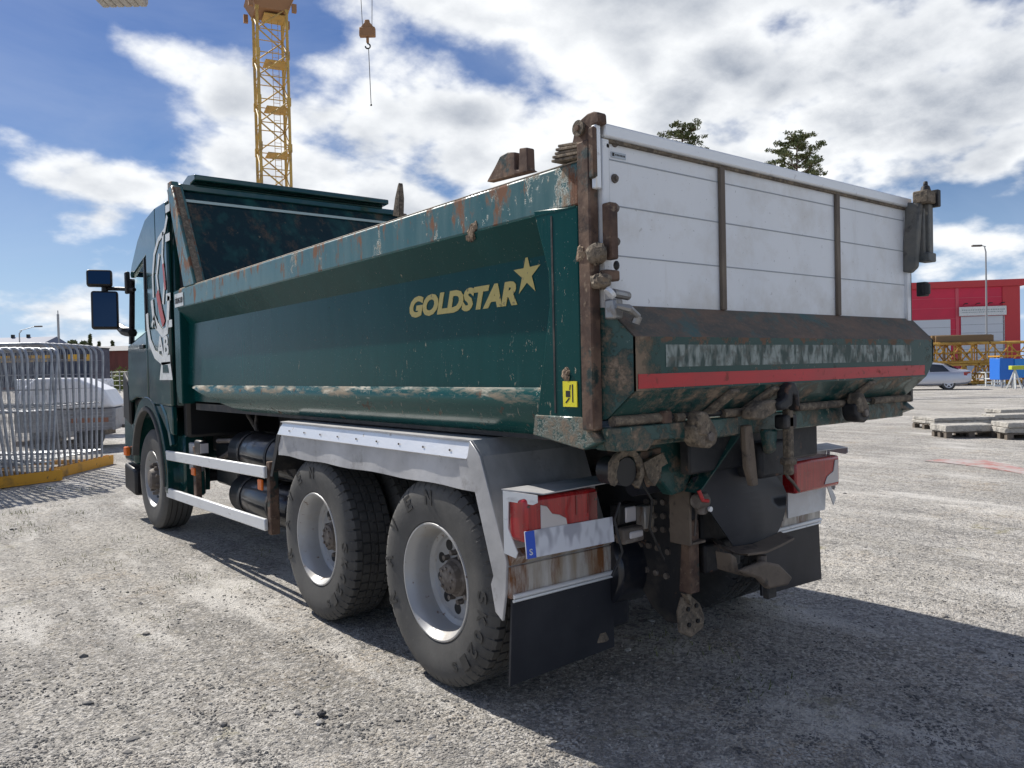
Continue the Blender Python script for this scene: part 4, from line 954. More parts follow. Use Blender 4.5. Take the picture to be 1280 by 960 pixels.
# --- side guard, tanks, lamp
for (za, zb, ya, yb) in ((.860, .918, 8.22, 5.545), (.498, .535, 8.12, 5.56)):
    b = MB(); b.prism([(XL - .002, ya, za - .092), (XL - .002, ya, za), (XL - .002, yb, zb), (XL - .002, yb, zb - .085)], (.030, 0, 0)); T(b, 'side_guard_bar', m_alu_white, bevel=.006)
b = MB(); b.box(XL + .030, XL + .10, 5.52, 5.58, .42, .95); T(b, 'guard_post', m_rust, bevel=.006)
b = MB(); b.box(XL + .030, XL + .08, 7.26, 7.34, .42, .95); T(b, 'guard_post', m_rust, bevel=.006)
b = MB(); b.box(XL + .02, XL + .04, 5.66, 5.74, .73, .81); T(b, 'side_marker', m_orange, bevel=.006)
b = MB(); b.box(XL + .015, XL + .034, 7.26, 7.36, .69, .76); T(b, 'side_marker', m_orange, bevel=.006)
b = MB(); b.box(XL + .03, XL + .10, 7.12, 7.30, .875, 1.01); wl = T(b, 'work_lamp', m_black, bevel=.02, seg=2)
b = MB(); b.prism([(XL + .03, 7.118, .90), (XL + .10, 7.118, .90), (XL + .10, 7.118, .985), (XL + .03, 7.118, .985)], (0, -.006, 0)); T(b, 'rear_lens', m_clear, wl)
b = MB(); b.cyl((XL + .07, 7.2, .80), (XL + .07, 7.2, .875), .02, .02, 10); T(b, 'lamp_bracket', m_hub, wl)
for (x, z, y0, y1, r) in ((2.42, .93, 5.45, 6.85, .17), (2.42, .56, 5.45, 6.85, .17)):
    b = MB(); b.lathe([(y0, 0), (y0, r * .7), (y0 + .05, r), (y1 - .09, r), (y1 - .02, r * .8), (y1, r * .35), (y1, 0)], (x, 0, z), 32, 'y'); T(b, 'air_tank', m_deep, smooth=50)
    for yy in (5.9, 6.5):
        b = MB(); b.lathe([(yy, r + .001), (yy, r + .007), (yy + .04, r + .007), (yy + .04, r + .001)], (x, 0, z), 28, 'y'); T(b, 'tank_strap', m_chassis)
b = MB(); b.box(2.45, 2.9, 7.1, 7.7, .55, .95); T(b, 'battery_box', m_deep, bevel=.02)
b = MB(); b.box(2.20, 2.26, 7.45, 7.70, .70, .96); T(b, 'cable_box', m_galv, bevel=.01)
b = MB(); b.tube([(2.30, 7.3, .78), (2.42, 6.95, .95), (2.5, 6.7, 1.0)], .028, 8); b.tube([(2.28, 7.1, 1.0), (2.5, 6.3, 1.04), (2.6, 5.6, 1.05)], .02, 8); T(b, 'suspension_arm', m_hub)
b = MB(); b.tube([(2.6, 6.95, 1.38), (2.5, 6.75, 1.15), (2.45, 6.6, 1.10)], .016, 8); b.tube([(2.7, 7.5, 1.2), (2.6, 6.9, 1.02), (2.8, 6.0, 1.03)], .022, 8); T(b, 'air_hose', m_hub)
b = MB(); b.box(2.75, 3.9, 5.0, 7.6, .55, .70); T(b, 'gearbox_guard', m_chassis)
# brown pads between body and mudguard
for Y in (4.80, 4.10, 3.28):
    b = MB(); b.px([(Y - .12, 1.258), (Y + .10, 1.258), (Y + .10, 1.30), (Y + .06, 1.325), (Y, 1.32), (Y - .02, 1.30), (Y - .05, 1.33), (Y - .10, 1.29)], XL + .24, XL + .30); T(b, 'guide_pad', m_rust, bevel=.004)

# --- cab
YB = 7.86
cabm = m_cab
# lower side panels, with window openings left free
for s in (0, 1):
    f = (lambda x: mirx(x)) if s else (lambda x: x)
    X0, X1 = f(XL), f(XL + .05)
    b = MB(); b.px([(YB, 1.30), (YB, 3.24), (8.25, 3.24), (8.25, 2.08), (8.66, 2.08), (8.66, 1.30)], X0, X1)      # sleeper side behind the door
    cs = T(b, 'cab_side', m_cab, bevel=.02, seg=3)
    b = MB(); b.px([(8.252, 2.60), (8.252, 3.24), (8.62, 3.19), (8.95, 3.02), (9.22, 2.80), (9.30, 2.70), (9.27, 2.66), (8.62, 2.83), (8.62, 2.60)], X0, X1); T(b, 'roof_side', m_cab, cs, bevel=.01, seg=2)
    b = MB(); b.px([(8.252, 2.082), (8.252, 2.598), (8.60, 2.598), (8.60, 2.082)], f(XL + .002), f(XL + .05)); T(b, 'rear_quarter', m_cab, cs)
    b = MB(); b.px([(8.70, 1.34), (8.70, 2.06), (9.42, 1.95), (9.58, 1.50), (9.52, 1.30), (9.2, 1.36)], X0, X1); dr = T(b, 'door', m_cab, bevel=.02, seg=3)
    b = MB(); b.px([(8.662, 1.32), (8.662, 2.83), (8.698, 2.82), (8.698, 1.32)], f(XL + .012), f(XL + .05)); T(b, 'door_seal', m_black, dr)
    b = MB(); b.px([(8.70, 2.062), (8.70, 2.80), (8.745, 2.79), (8.745, 2.055)], X0, f(XL + .04)); b.px([(9.40, 1.955), (9.30, 2.64), (9.33, 2.66), (9.46, 1.95)], f(XL + .0), f(XL + .05)); T(b, 'window_frame', m_black, dr)
    b = MB(); b.px([(8.746, 2.06), (8.746, 2.79), (9.29, 2.63), (9.40, 1.96)], f(XL + .018), f(XL + .022)); T(b, 'side_window', m_cabglass, dr)
    b = MB(); b.box(min(f(XL - .02), f(XL)), max(f(XL - .02), f(XL)), 8.76, 8.92, 1.88, 1.92); T(b, 'door_handle', m_black, dr, bevel=.005)
b = MB(); b.box(XL + .05, XR - .05, YB, YB + .04, 1.30, 3.24); T(b, 'cab_rear', m_cab, bevel=.02)
b = MB(); A = [(YB, 3.245), (8.3, 3.25), (8.66, 3.20), (8.98, 3.04), (9.24, 2.82), (9.34, 2.70)]
b.strip([(XL + .02, y, z) for y, z in A], [(XR - .02, y, z) for y, z in A], .03); T(b, 'cab_roof', m_cab, smooth=50)
b = MB(); b.prism([(XL + .04, 9.64, 1.92), (XR - .04, 9.64, 1.92), (XR - .09, 9.36, 2.68), (XL + .09, 9.36, 2.68)], (0, .006, 0)); T(b, 'windscreen', m_cabglass)
b = MB(); b.box(XL + .05, XR - .05, 9.55, 9.66, .95, 1.915); T(b, 'cab_front', m_cab, bevel=.04, seg=3)
b = MB(); b.px([(9.40, 1.96), (9.56, 1.94), (9.62, 1.35), (9.53, 1.32)], XL + .012, XL + .06); T(b, 'corner_panel', m_cab, bevel=.015, seg=2)
b = MB(); b.box(XL + .06, XR - .06, YB + .06, 9.5, 1.28, 1.34); T(b, 'cab_floor', m_black)
for x in (2.75, 3.95):
    b = MB(); b.px([(8.3, 1.5), (8.3, 2.25), (8.42, 2.28), (8.5, 1.8), (8.9, 1.78), (8.9, 1.6)], x - .24, x + .24); T(b, 'seat', m_black, bevel=.05, seg=2)
# black block standing in for the shade between cab and body, lower cab skirt, bumper
b = MB(); b.box(XL + .10, XR - .1, 7.70, 7.85, 1.0, 3.15); T(b, 'gap_shade_block', m_black, bevel=.03)
b = MB(); b.px([(7.88, 1.02), (7.88, 1.30), (8.66, 1.30), (8.66, 1.26), (8.30, 1.20), (8.08, 1.05)], XL + .01, XL + .06); T(b, 'cab_skirt', m_cab, bevel=.01)
for s in (0, 1):
    f = (lambda x: mirx(x)) if s else (lambda x: x)
    # wheel arch: swept band
    for (nm, r0, r1, xa, xb, mm, a0, a1) in (('front_wing', .64, .73, XL - .005, XL + .40, m_cab, -8, 150), ('wing_lip', .60, .638, XL - .022, XL + .05, m_tyre, -4, 165)):
        b = MB(); n = 22; prs = []
        A = []; B = []; C_ = []; D_ = []
        for i in range(n + 1):
            a = R(a0 + (a1 - a0) * i / n); cy, cz = 8.78, .55
            k = 1 + .05 * math.sin(a)
            A.append(Vector((f(xa), cy - r0 * math.cos(a), cz + r0 * math.sin(a) * k * 1.08))); B.append(Vector((f(xb), cy - r0 * math.cos(a), cz + r0 * math.sin(a) * k * 1.08)))
            C_.append(Vector((f(xa), cy - r1 * math.cos(a), cz + r1 * math.sin(a) * k * 1.08))); D_.append(Vector((f(xb), cy - r1 * math.cos(a), cz + r1 * math.sin(a) * k * 1.08)))
        v = A + B + C_ + D_; m_ = n + 1; fs = []
        for i in range(n): fs += [(i, i + 1, m_ + i + 1, m_ + i), (2 * m_ + i, 3 * m_ + i, 3 * m_ + i + 1, 2 * m_ + i + 1), (i, 2 * m_ + i, 2 * m_ + i + 1, i + 1), (m_ + i, m_ + i + 1, 3 * m_ + i + 1, 3 * m_ + i)]
        fs += [(0, m_, 3 * m_, 2 * m_), (n, m_ + n, 3 * m_ + n, 2 * m_ + n)]
        b.add(v, fs); T(b, nm, mm, smooth=40, bevel=.006)
b = MB(); n = 12; A = [(XL + .02, 8.10 + .0 * i, 0) for i in range(2)]
b = MB(); b.tube([(XL + .04, 8.50, 1.33), (XL + .035, 8.25, 1.31), (XL + .03, 8.08, 1.20), (XL + .03, 7.98, 1.02), (XL + .03, 7.93, .92)], .035, 8); T(b, 'wing_bead', m_cab)
b = MB(); b.px([(7.86, .42), (7.86, 1.02), (8.05, 1.02), (8.12, .80), (8.14, .42)], XL + .10, XL + .30); T(b, 'rear_splash_guard', m_cab, bevel=.02)
b = MB(); b.px([(9.48, .60), (9.48, 1.0), (9.60, 1.28), (9.95, 1.22), (9.98, .62)], XL + .03, XR - .03); bp = T(b, 'bumper', m_cab, bevel=.05, seg=3)
b = MB(); b.px([(9.46, .26), (9.46, .55), (9.95, .60), (9.95, .30)], XL + .02, XL + .35); T(b, 'step', m_black, bp, bevel=.03, seg=2)
b = MB(); b.box(XL - .03, XL + .02, 9.62, 9.74, .70, .80); T(b, 'side_marker', m_orange, bp, bevel=.01)
b = MB(); b.px([(9.50, 1.05), (9.52, 1.50), (9.78, 1.66), (9.80, 1.12)], XL - .005, XL + .04); T(b, 'fender_panel', m_black, bevel=.02)
# mirrors
arm = MB(); arm.tube([L(168, 362, 2.12), dep(150, 361, 8.85), dep(135, 361, 8.85)], .022, 8); arm.tube([L(166, 416, 2.12), dep(156, 414, 8.9), dep(150, 409, 9.0), dep(143, 404, 9.05)], [.05, .055, .045, .035], 8); arm.tube([dep(131, 365, 8.84), dep(131, 352, 8.84)], .035, 8)
arm = T(arm, 'mirror_arm', m_black)


def mirror(c, w, h, name, tilt):
    c = Vector(c); en = Vector((math.sin(tilt), -math.cos(tilt), .10)).normalized(); ex = Vector((math.cos(tilt), math.sin(tilt), 0)); ez_ = ex.cross(-en).normalized()
    if ez_.z < 0: ez_ = -ez_
    b = MB(); b.obox(c - en * .05, ex * (w / 2), en * .05, ez_ * (h / 2)); m_ = T(b, name, m_black, arm, bevel=.03, seg=4)
    b = MB(); b.obox(c + en * .001, ex * (w / 2 - .022), en * .002, ez_ * (h / 2 - .024)); T(b, 'mirror_glass', m_mirror, arm, bevel=.0)


mp = L(131, 386, 1.74)
mirror(dep(131, 387, 8.75), .275, .43, 'main_mirror', R(-14)); mirror(dep(124, 347, 8.75), .26, .19, 'wide_angle_mirror', R(-14))
b = MB(); b.px([(9.34, 2.50), (9.34, 2.74), (9.42, 2.74), (9.42, 2.50)], XL - .035, XL + .01); T(b, 'wind_deflector', m_black, bevel=.01)
# white crest-like decal on the cab side
dc = MB(); X_ = XL - .004; nrm = Vector((-1, 0, 0))
def CP(u, v): p = L(u, v, X_); return Vector((X_, p.y, p.z))
stroke(dc, [CP(*q) for q in ((184, 392), (185, 410), (188, 428), (194, 443), (203, 451), (213, 449))], .085, nrm)
stroke(dc, [CP(*q) for q in ((190, 375), (192, 395), (197, 408), (203, 417), (209, 413), (210, 395), (211, 370))], .08, nrm)
dc.prism([CP(*q) for q in ((202, 453), (213, 452), (216, 475), (200, 475))], (-.003, 0, 0)); T(dc, 'crest_decal', m_decal)
b = MB(); b.prism([CP(204, 456) + Vector((-.004, 0, 0)), CP(210, 456) + Vector((-.004, 0, 0)), CP(212, 466) + Vector((-.004, 0, 0)), CP(204, 466) + Vector((-.004, 0, 0))], (-.001, 0, 0)); T(b, 'decal_gap', m_cab)
b = MB(); a_, c_ = CP(197, 446), CP(211, 444); add_text(b, 'AB', a_, (0, -1, 0), (0, 0, 1), abs(a_.y - c_.y), .20, offset=.03, ext=.002)
T(b, 'lettering', m_decal)
b = MB()
for q in (((192, 372), (191, 345), (193, 318), (198, 300)), ((199, 318), (196, 345), (199, 372), (203, 392)), ((204, 290), (203, 320), (206, 350), (204, 380)), ((198, 300), (206, 288), (209, 270))): stroke(b, [CP(*k) for k in q], .05, nrm)
for (u, v) in ((207, 262), (207, 298), (208, 372), (210, 405)): c0 = CP(u, v); stroke(b, [c0, c0 + Vector((0, -.14, 0))], .07, nrm)
stroke(b, [CP(190, 408), CP(193, 396), CP(196, 412)], .05, nrm); T(b, 'emblem_decal', m_decal)
b = MB(); stroke(b, [CP(197, 365), CP(201, 388), CP(205, 405)], .10, nrm, .0042); stroke(b, [CP(204, 330), CP(207, 362)], .05, nrm, .0042); T(b, 'red_emblem', m_decal_red)
b = MB(); b.px([(9.44, 1.46), (9.44, 1.58), (9.49, 1.58), (9.49, 1.46)], XL + .004, XL + .008); T(b, 'yellow_blue_sticker', m_yellow)
# ------------------------------------------------------------------ temporary fence panels in yellow racks
def yaw_of(d): return math.atan2(d.y, d.x)


def fence_panel(h, w):
    """local: stands on z=0, near end at the origin, runs along +Y"""
    b = MB(); r = .021; c = .16
    pts = [(0, 0, 0), (0, 0, h - c)] + [(0, c - c * math.cos(a), h - c + c * math.sin(a)) for a in (R(22), R(45), R(68))] + [(0, c, h), (0, w - c, h)] + [(0, w - c + c * math.sin(a), h - c + c * math.cos(a)) for a in (R(22), R(45), R(68))] + [(0, w, h - c), (0, w, 0)]
    b.tube(pts, r, 8)
    return b, r


ORD = ['', 'second ', 'third ', 'fourth ', 'fifth ', 'sixth ', 'seventh ', 'eighth ', 'ninth ', 'tenth ', 'eleventh ', 'twelfth ', 'thirteenth ', 'fourteenth ', 'fifteenth ', 'sixteenth ', 'seventeenth ', 'eighteenth ', 'nineteenth ', 'twentieth ']
mesh_cache = {}


def make_rack(name_label, a, b_, n, h, grp, seed, where):
    a = Vector(a); b_ = Vector(b_); d = (b_ - a).normalized(); nrm = Vector((-d.y, d.x, 0)); Lr = (b_ - a).length
    ang = yaw_of(d)
    W = 3.4
    rack = empty('panel_rack', a, name_label, 'panel rack', 'yellow steel racks holding fence panels', rot=ang)
    for k, yy in enumerate((-.02, W * .5, W + .02)):
        mb = MB(); mb.box(-.0, Lr, yy - .05, yy + .05, .0, .035); mb.box(0, Lr, yy - .055, yy - .045, .036, .17); mb.box(0, Lr, yy + .045, yy + .055, .036, .17); mb.box(Lr - .01, Lr, yy - .044, yy + .044, .036, .165)
        mb.build('base_beam', m_rack, rack)
    mb = MB(); mb.box(Lr - .25, Lr - .18, .04, W * .5 - .06, .04, .12); mb.box(Lr - .25, Lr - .18, W * .5 + .06, W - .04, .04, .12); mb.build('cross_beam', m_rack, rack)
    rr = random.Random(seed)
    proto = None
    for i in range(n):
        off = Lr - (.12 if n > 12 else .30) - (Lr - (.24 if n > 12 else .62)) * i / (n - 1)
        lean = rr.uniform(-.012, .012) + max(-.11, .085 - (.022 if n > 12 else .022) * i)
        if proto is None:
            root = empty('fence_panel', (0, 0, 0), '', 'fence panel', local=True); root.location = (0, 0, 0)
            fb, r = fence_panel(h, W); fr = fb.build('frame', m_galv, root, smooth=60)
            mb = MB()
            for z in (.25, h * .52): mb.tube([(0, .02, z), (0, W - .02, z)], .012, 6)
            mb.build('cross_tube', m_galv, root)
            mb = MB(); z = .12
            while z < h - .1: mb.box(-.0016, .0016, .02, W - .02, z - .0016, z + .0016); z += .25
            y = .12
            while y < W - .1: mb.box(-.0014, .0014, y - .0014, y + .0014, .08, h - .03); y += .17
            mb.build('wire_mesh', m_galv, root)
            proto = root; p = root
        else:
            p = copy_tree(proto)
        pos = a + d * off
        p.location = (pos.x, pos.y, .045); p.rotation_euler = (0, lean, ang + rr.uniform(-.012, .012))
        p['group'] = grp
        p['label'] = 'grey tubular fence panel, %sfrom the right end of the %s' % (ORD[i], where) if i else 'grey tubular fence panel, outermost at the right end of the %s' % where
    return rack


A1 = gr(75, 600); A0 = gr(-70, 619)
make_rack('nearer yellow steel rack at the left edge, full of grey fence panels', A0, A1, 20, 2.02, 'fence panels standing in the near rack', 1, 'near yellow rack')
B1 = gr(137, 583); B0 = gr(60, 594)
B1 = gr(137, 582); dB = (A1 - A0).normalized(); B1 = gr(137, 580); B0 = gr(62, 599)
make_rack('farther yellow steel rack, ending beside the truck cab, holding fewer fence panels', B0, B1, 9, 2.12, 'fence panels standing in the far rack', 2, 'farther yellow rack')
A = None
# ------------------------------------------------------------------ covered trailer behind the racks
m_cover = mat('white_cover', (.78, .79, .82), .35, 0, [dict(col=(.6, .62, .65), scale=2, lo=.5, hi=.8)])
m_slat = mat('galvanised_sideboard', (.30, .31, .33), .5, .6, [dict(col=(.22, .20, .18), scale=5, lo=.5, hi=.7)])
o = gr(146, 560)
ang = yaw_of(CR * .93 + CF * .28)
tr = empty('box_trailer', o - Vector((0, 0, 0)), 'low grey trailer with slatted sides and a rounded white hard cover, behind the panel racks', 'trailer', rot=ang)
tl = 2.0
b = MB(); b.box(-tl, 0, 0, 1.5, .42, .90); body = b.build('body', m_slat, tr, bevel=.01)
b = MB()
for z in (.50, .58, .66, .74, .82): b.box(-tl + .05, -.06, -.006, -.001, z - .008, z + .008)
for x in (-tl + .03, -1.4, -.75, -.04): b.box(x - .03, x + .03, -.02, -.0065, .42, .905)
b.build('side_slats', m_galv, body)
b = MB(); b.box(-.9, -.15, -.012, -.0065, .60, .70); b.build('rusty_board', mat('rusty_board', (.32, .16, .11), .8), body)
A = [(-tl, 0, .91), (-tl + .05, .0, 1.30), (-tl + .4, 0, 1.62), (-.75, 0, 1.60), (-.22, 0, 1.32), (0, 0, .91)]
b = MB(); b.prism([(x, -.01, z) for x, y, z in A], (0, 1.52, 0)); b.build('hard_cover', m_cover, tr, bevel=.10, seg=4)
for x in (-.55, -1.45):
    b = MB(); b.lathe([(0, 0), (0, .13), (0, .26), (.03, .29), (.13, .29), (.16, .26), (.16, 0)], (x, .04, .29), 24, 'y'); b.build('wheel', m_tyre, tr)
b = MB(); b.tube([(0, .75, .45), (.45, .75, .45)], .04, 8); b.sph((.5, .75, .45), .05); b.build('drawbar', m_hub, tr)
b = MB(); b.tube([(-1.0, -.15, .06), (-1.0, -.15, .75)], .03, 8); b.box(-1.05, -.95, -.2, -.1, 0, .05); b.build('support_leg', m_galv, tr)
# stuff parked further left
def blockbox(name, label, cat, u0, u1, vt, vb, dist_v, m, depth=1.2, group=None, extra=None):
    p = gr((u0 + u1) / 2, dist_v); dd = (p - CAM).dot(Vector((MX[2], MY[2], MZ[2])))
    w = (u1 - u0) * dd / FPX; h = (vb - vt) * dd / FPX; z0 = max(0, (dist_v - vb) * dd / FPX)
    e = empty(name, Vector((p.x, p.y, 0)), label, cat, group, rot=yaw_of(CR))
    b = MB(); b.box(-w / 2, w / 2, 0, depth, z0, z0 + h); o_ = b.build('body', m, e, bevel=.04, seg=2)
    if extra: extra(e, w, h, z0, depth, o_)
    return e


m_wrap = mat('white_wrap', (.80, .82, .86), .3, 0, [dict(col=(.5, .54, .62), scale=9, lo=.45, hi=.6)], bump=((12, (1, 1, 1), .05),))


def wrap_extra(e, w, h, z0, d, o_):
    b = MB(); n = 4
    for i in range(1, n): b.box(-w / 2 - .01, w / 2 + .01, -.012, d + .01, z0 + h * i / n - .012, z0 + h * i / n + .012)
    b.build('wrap_band', m_galv, e)
    b = MB(); b.box(-w / 2, w / 2, 0, d, .0, .12); b.build('pallet', m_brown, e)


blockbox('wrapped_pallet', 'white wrapped goods pallet seen between the far rack panels', 'pallet', 94, 122, 474, 512, 545, m_wrap, 1.0, 'white wrapped pallets behind the racks', wrap_extra)
blockbox('wrapped_pallet', 'white wrapped goods pallet behind the left rack panels', 'pallet', 62, 82, 480, 548, 560, m_wrap, 1.0, 'white wrapped pallets behind the racks', wrap_extra)
blockbox('wrapped_pallet', 'taller white wrapped pallet nearest the left picture edge', 'pallet', 20, 48, 474, 540, 558, m_wrap, 1.0, 'white wrapped pallets behind the racks', wrap_extra)
m_navy = mat('dark_blue_steel', (.02, .03, .06), .5, 0, [dict(col=(.07, .08, .11), scale=2, lo=.5, hi=.7)])


def lorry_extra(e, w, h, z0, d, o_):
    b = MB(); b.box(-w / 2, w / 2, -.012, -.002, z0 + h * .66, z0 + h * .84)
    b.build('yellow_band', mat('yellow_band', (.65, .36, .03), .5, 0, [dict(col=(.05, .04, .03), scale=1.6, lo=.50, hi=.52, st=(1, 1, .2))]), e)
    b = MB(); b.box(-w / 2 - .03, w / 2 + .03, -.03, d + .03, z0 + h, z0 + h + .06); b.build('top_rim', m_black, e)
    for x in (-w * .35, -w * .25, w * .3):
        b = MB(); b.cyl((x, -.02, .45), (x, .3, .45), .45, .45, 20); b.build('wheel', m_tyre, e)


blockbox('parked_lorry', 'dark blue parked lorry with a yellow band behind the fence racks', 'lorry', -60, 116, 437, 484, 505, m_navy, 2.4, None, lorry_extra)

# ------------------------------------------------------------------ far left buildings and trees
m_brick = mat('red_brown_cladding', (.17, .055, .045), .8, 0, [dict(col=(.11, .04, .035), scale=1.5, lo=.4, hi=.7, st=(1, 1, .1))])
m_roofgrey = mat('grey_roof', (.26, .26, .26), .8)
m_roofblue = mat('blue_grey_roof', (.12, .15, .23), .7)


def far_frame(u, v): p = gr(u, v); return Vector((p.x, p.y, 0)), (p - CAM).dot(Vector((MX[2], MY[2], MZ[2]))) / FPX


p, k = far_frame(80, 486)
hs_ = empty('warehouse', p, 'long low red-brown warehouse with grey roof beyond the yard, left of the cab', 'warehouse', rot=yaw_of(CR))
b = MB(); w0, w1 = -190 * k, 110 * k; b.box(w0, w1, 0, 14, 0, 46 * k); b.build('wall', m_brick, hs_)
b = MB(); b.prism([(w0 - .6, -.6, 46 * k), (w0 - .6, 7, 54 * k), (w0 - .6, 14.6, 46 * k)], (w1 - w0 + 1.2, 0, 0)); b.build('roof', m_roofgrey, hs_)
for i in range(7):
    b = MB(); x = w0 + 3 + i * (w1 - w0) / 7.3; b.box(x, x + 1.6, -.06, -.01, 1.3, 2.3); b.build('window', mat('dark_window', (.05, .06, .08), .15), hs_) if i < 1 else b.build('window', bpy.data.materials['dark_window'], hs_)
k = 150 / FPX; p = CAM + ray(-20, 478) * k - CF * 60; p.z = 0
h2 = empty('gabled_house', p, 'pale house with blue-grey gabled roof and two small chimneys at the left edge', 'house', rot=yaw_of(CR))
b = MB(); b.box(-60 * k, 60 * k, 60, 72, 0, 52 * k); w_ = b.build('wall', mat('pale_wall', (.45, .38, .28), .8), h2)
b = MB(); b.prism([(-64 * k, 59.4, 52 * k), (-64 * k, 66, 66 * k), (-64 * k, 72.6, 52 * k)], (134 * k, 0, 0)); rf = b.build('roof', m_roofblue, h2)
for x in (12, 32):
    b = MB(); b.box(x * k, (x + 3) * k, 65.6, 66.2, 63 * k, 69.5 * k); b.build('chimney', m_black, rf)
# street lamps and mast
m_pole = mat('lamp_pole_grey', (.34, .35, .36), .5, .5)


def street_lamp(u, vb, h, arm, dist, label, thick=.06, m=None):
    c = CAM + ray(u, 470) * (dist / FPX); e = empty('street_lamp', (c.x, c.y, 0), label, 'street lamp', 'street lamps')
    r = CR
    b = MB(); b.tube([c * 1 - Vector((0, 0, c.z)), Vector((c.x, c.y, h * .96)), Vector((c.x, c.y, h)) + r * (.25 if arm > 0 else -.1)], [thick * 1.3, thick * .8, thick * .6], 8)
    b.tube([Vector((c.x, c.y, h)), Vector((c.x, c.y, h + abs(arm) * .25)) + r * arm], thick * .5, 6); b.build('pole', m or m_pole, e)
    b = MB(); q = Vector((c.x, c.y, h + abs(arm) * .25 - .03)) + r * arm; s_ = 1 if arm > 0 else -1; b.obox(q + r * .25 * s_, r * .38, Vector((-r.y, r.x, 0)) * .13, (0, 0, .07)); b.build('lamp_head', m_hub, e, bevel=.03)


street_lamp(26, 0, 6.6, 1.7, 80, 'curved-arm street lamp above the blue-grey roof at far left', .07)
street_lamp(88, 0, 6.5, 1.2, 120, 'distant street lamp with its arm right, just right of the thin antenna mast', .06)
c = CAM + ray(75, 470) * (85 / FPX); e = MB(); e.tube([(c.x, c.y, 0), (c.x, c.y, 9)], .05, 6); e.tube([(c.x, c.y, 6), (c.x, c.y, 8.6)], .12, 6); tag(e.build('antenna_mast', m_pole, loc=(c.x, c.y, 0)), 'thin upright antenna mast rising above the fence racks', 'mast')
c = CAM + ray(1233.5, 450) * (42 / FPX)
street_lamp(1234, 0, 1.58 + (450 - 311) / FPX * 62, -.45, 62, 'tall slim lamp post in front of the red hall at right', .07)
# wire fence and weeds left of the cab
m_leaf = mat('leaf_green', (.10, .14, .035), .7, 0, [dict(col=(.17, .19, .05), scale=3, lo=.4, hi=.6)], spec=.2)
m_leaf2 = mat('pine_green', (.11, .135, .06), .7, 0, [dict(col=(.16, .17, .07), scale=.9, lo=.42, hi=.6)], spec=.2)
m_bark = mat('pine_bark', (.15, .085, .05), .9, 0, [dict(col=(.07, .05, .04), scale=5, lo=.45, hi=.6)])
p0, k = far_frame(60, 492); p1, _ = far_frame(190, 491)
fe = empty('wire_fence', p0, 'grey wire mesh fence on thin posts in front of the brown warehouse', 'fence'); d = (p1 - p0); n = 14
b = MB()
for i in range(n + 1): q = p0 + d * i / n; b.tube([q, q + Vector((0, 0, 2.3))], .05, 6)
b.build('posts', m_pole, fe)
b = MB()
for z in (.3, .8, 1.3, 1.8, 2.2): b.tube([p0 + Vector((0, 0, z)), p1 + Vector((0, 0, z))], .03, 4)
b.build('wires', m_pole, fe)


def foliage(mb, c, rad, n, size, rnd, flat=1.0):
    for _ in range(n):
        while True:
            q = Vector((rnd.uniform(-1, 1), rnd.uniform(-1, 1), rnd.uniform(-1, 1)))
            if q.length < 1: break
        p = Vector(c) + Vector((q.x * rad[0], q.y * rad[1], q.z * rad[2]))
        a = Vector((rnd.gauss(0, 1), rnd.gauss(0, 1), rnd.gauss(0, flat))).normalized(); b_ = a.cross(Vector((rnd.gauss(0, 1), rnd.gauss(0, 1), rnd.gauss(0, 1)))).normalized()
        s_ = size * rnd.uniform(.6, 1.3); mb.add([p - a * s_, p + b_ * s_ * .45, p + a * s_, p - b_ * s_ * .45], [(0, 1, 2, 3)])


rnd = random.Random(21)
b = MB()
for i in range(16):
    q, kk = far_frame(118 + i * 3.2, 487 + rnd.uniform(-2, 3)); foliage(b, q + Vector((0, 0, .7)), (1.6, 1.0, 1.4 + rnd.uniform(-.3, .8)), 300, .22, rnd)
tag(b.build('tall_grass', m_leaf), 'tall yellow-green weeds growing along the wire fence', 'weeds', kind='stuff')


def bush_tree(u, vb, vt, w, label, dist):
    c = CAM + ray(u, 470) * (dist / FPX); H = 1.58 + (471 - vt) / FPX * dist; W_ = w / FPX * dist / 2
    e = empty('spruce_tree' if w < 14 else 'leafy_tree', (c.x, c.y, 0), label, 'tree', 'trees on the horizon at left')
    b = MB(); b.tube([(c.x, c.y, 0), (c.x, c.y, H * .9)], [.25, .05], 7); b.build('trunk', m_bark, e)
    b = MB(); n = 9
    for i in range(n):
        z = H * (.25 + .72 * i / (n - 1)); rr_ = W_ * ((1.05 - i / n) if w < 14 else (.6 + .5 * math.sin(i / n * 3)))
        for j in range(3):
            a = rnd.uniform(0, 6.3); foliage(b, (c.x + rr_ * .5 * math.cos(a), c.y + rr_ * .5 * math.sin(a), z + rnd.uniform(-.3, .3)), (rr_ * .6, rr_ * .6, H * .06), 60, .35, rnd)
    b.build('crown', m_leaf2, e)


for a in ((96, 0, 424, 20, 'rounded dark tree on the horizon, first right of the antenna mast', 140), (104, 0, 427, 16, 'low broad dark tree on the horizon left of the pointed spruce', 145), (114, 0, 419, 9, 'tallest pointed spruce on the horizon, left of the truck mirror', 140), (125, 0, 428, 11, 'small pointed tree on the horizon right of the tallest spruce', 150), (142, 0, 427, 12, 'small dark tree on the horizon behind the warehouse roof, nearest the truck cab', 150)):
    bush_tree(*a)
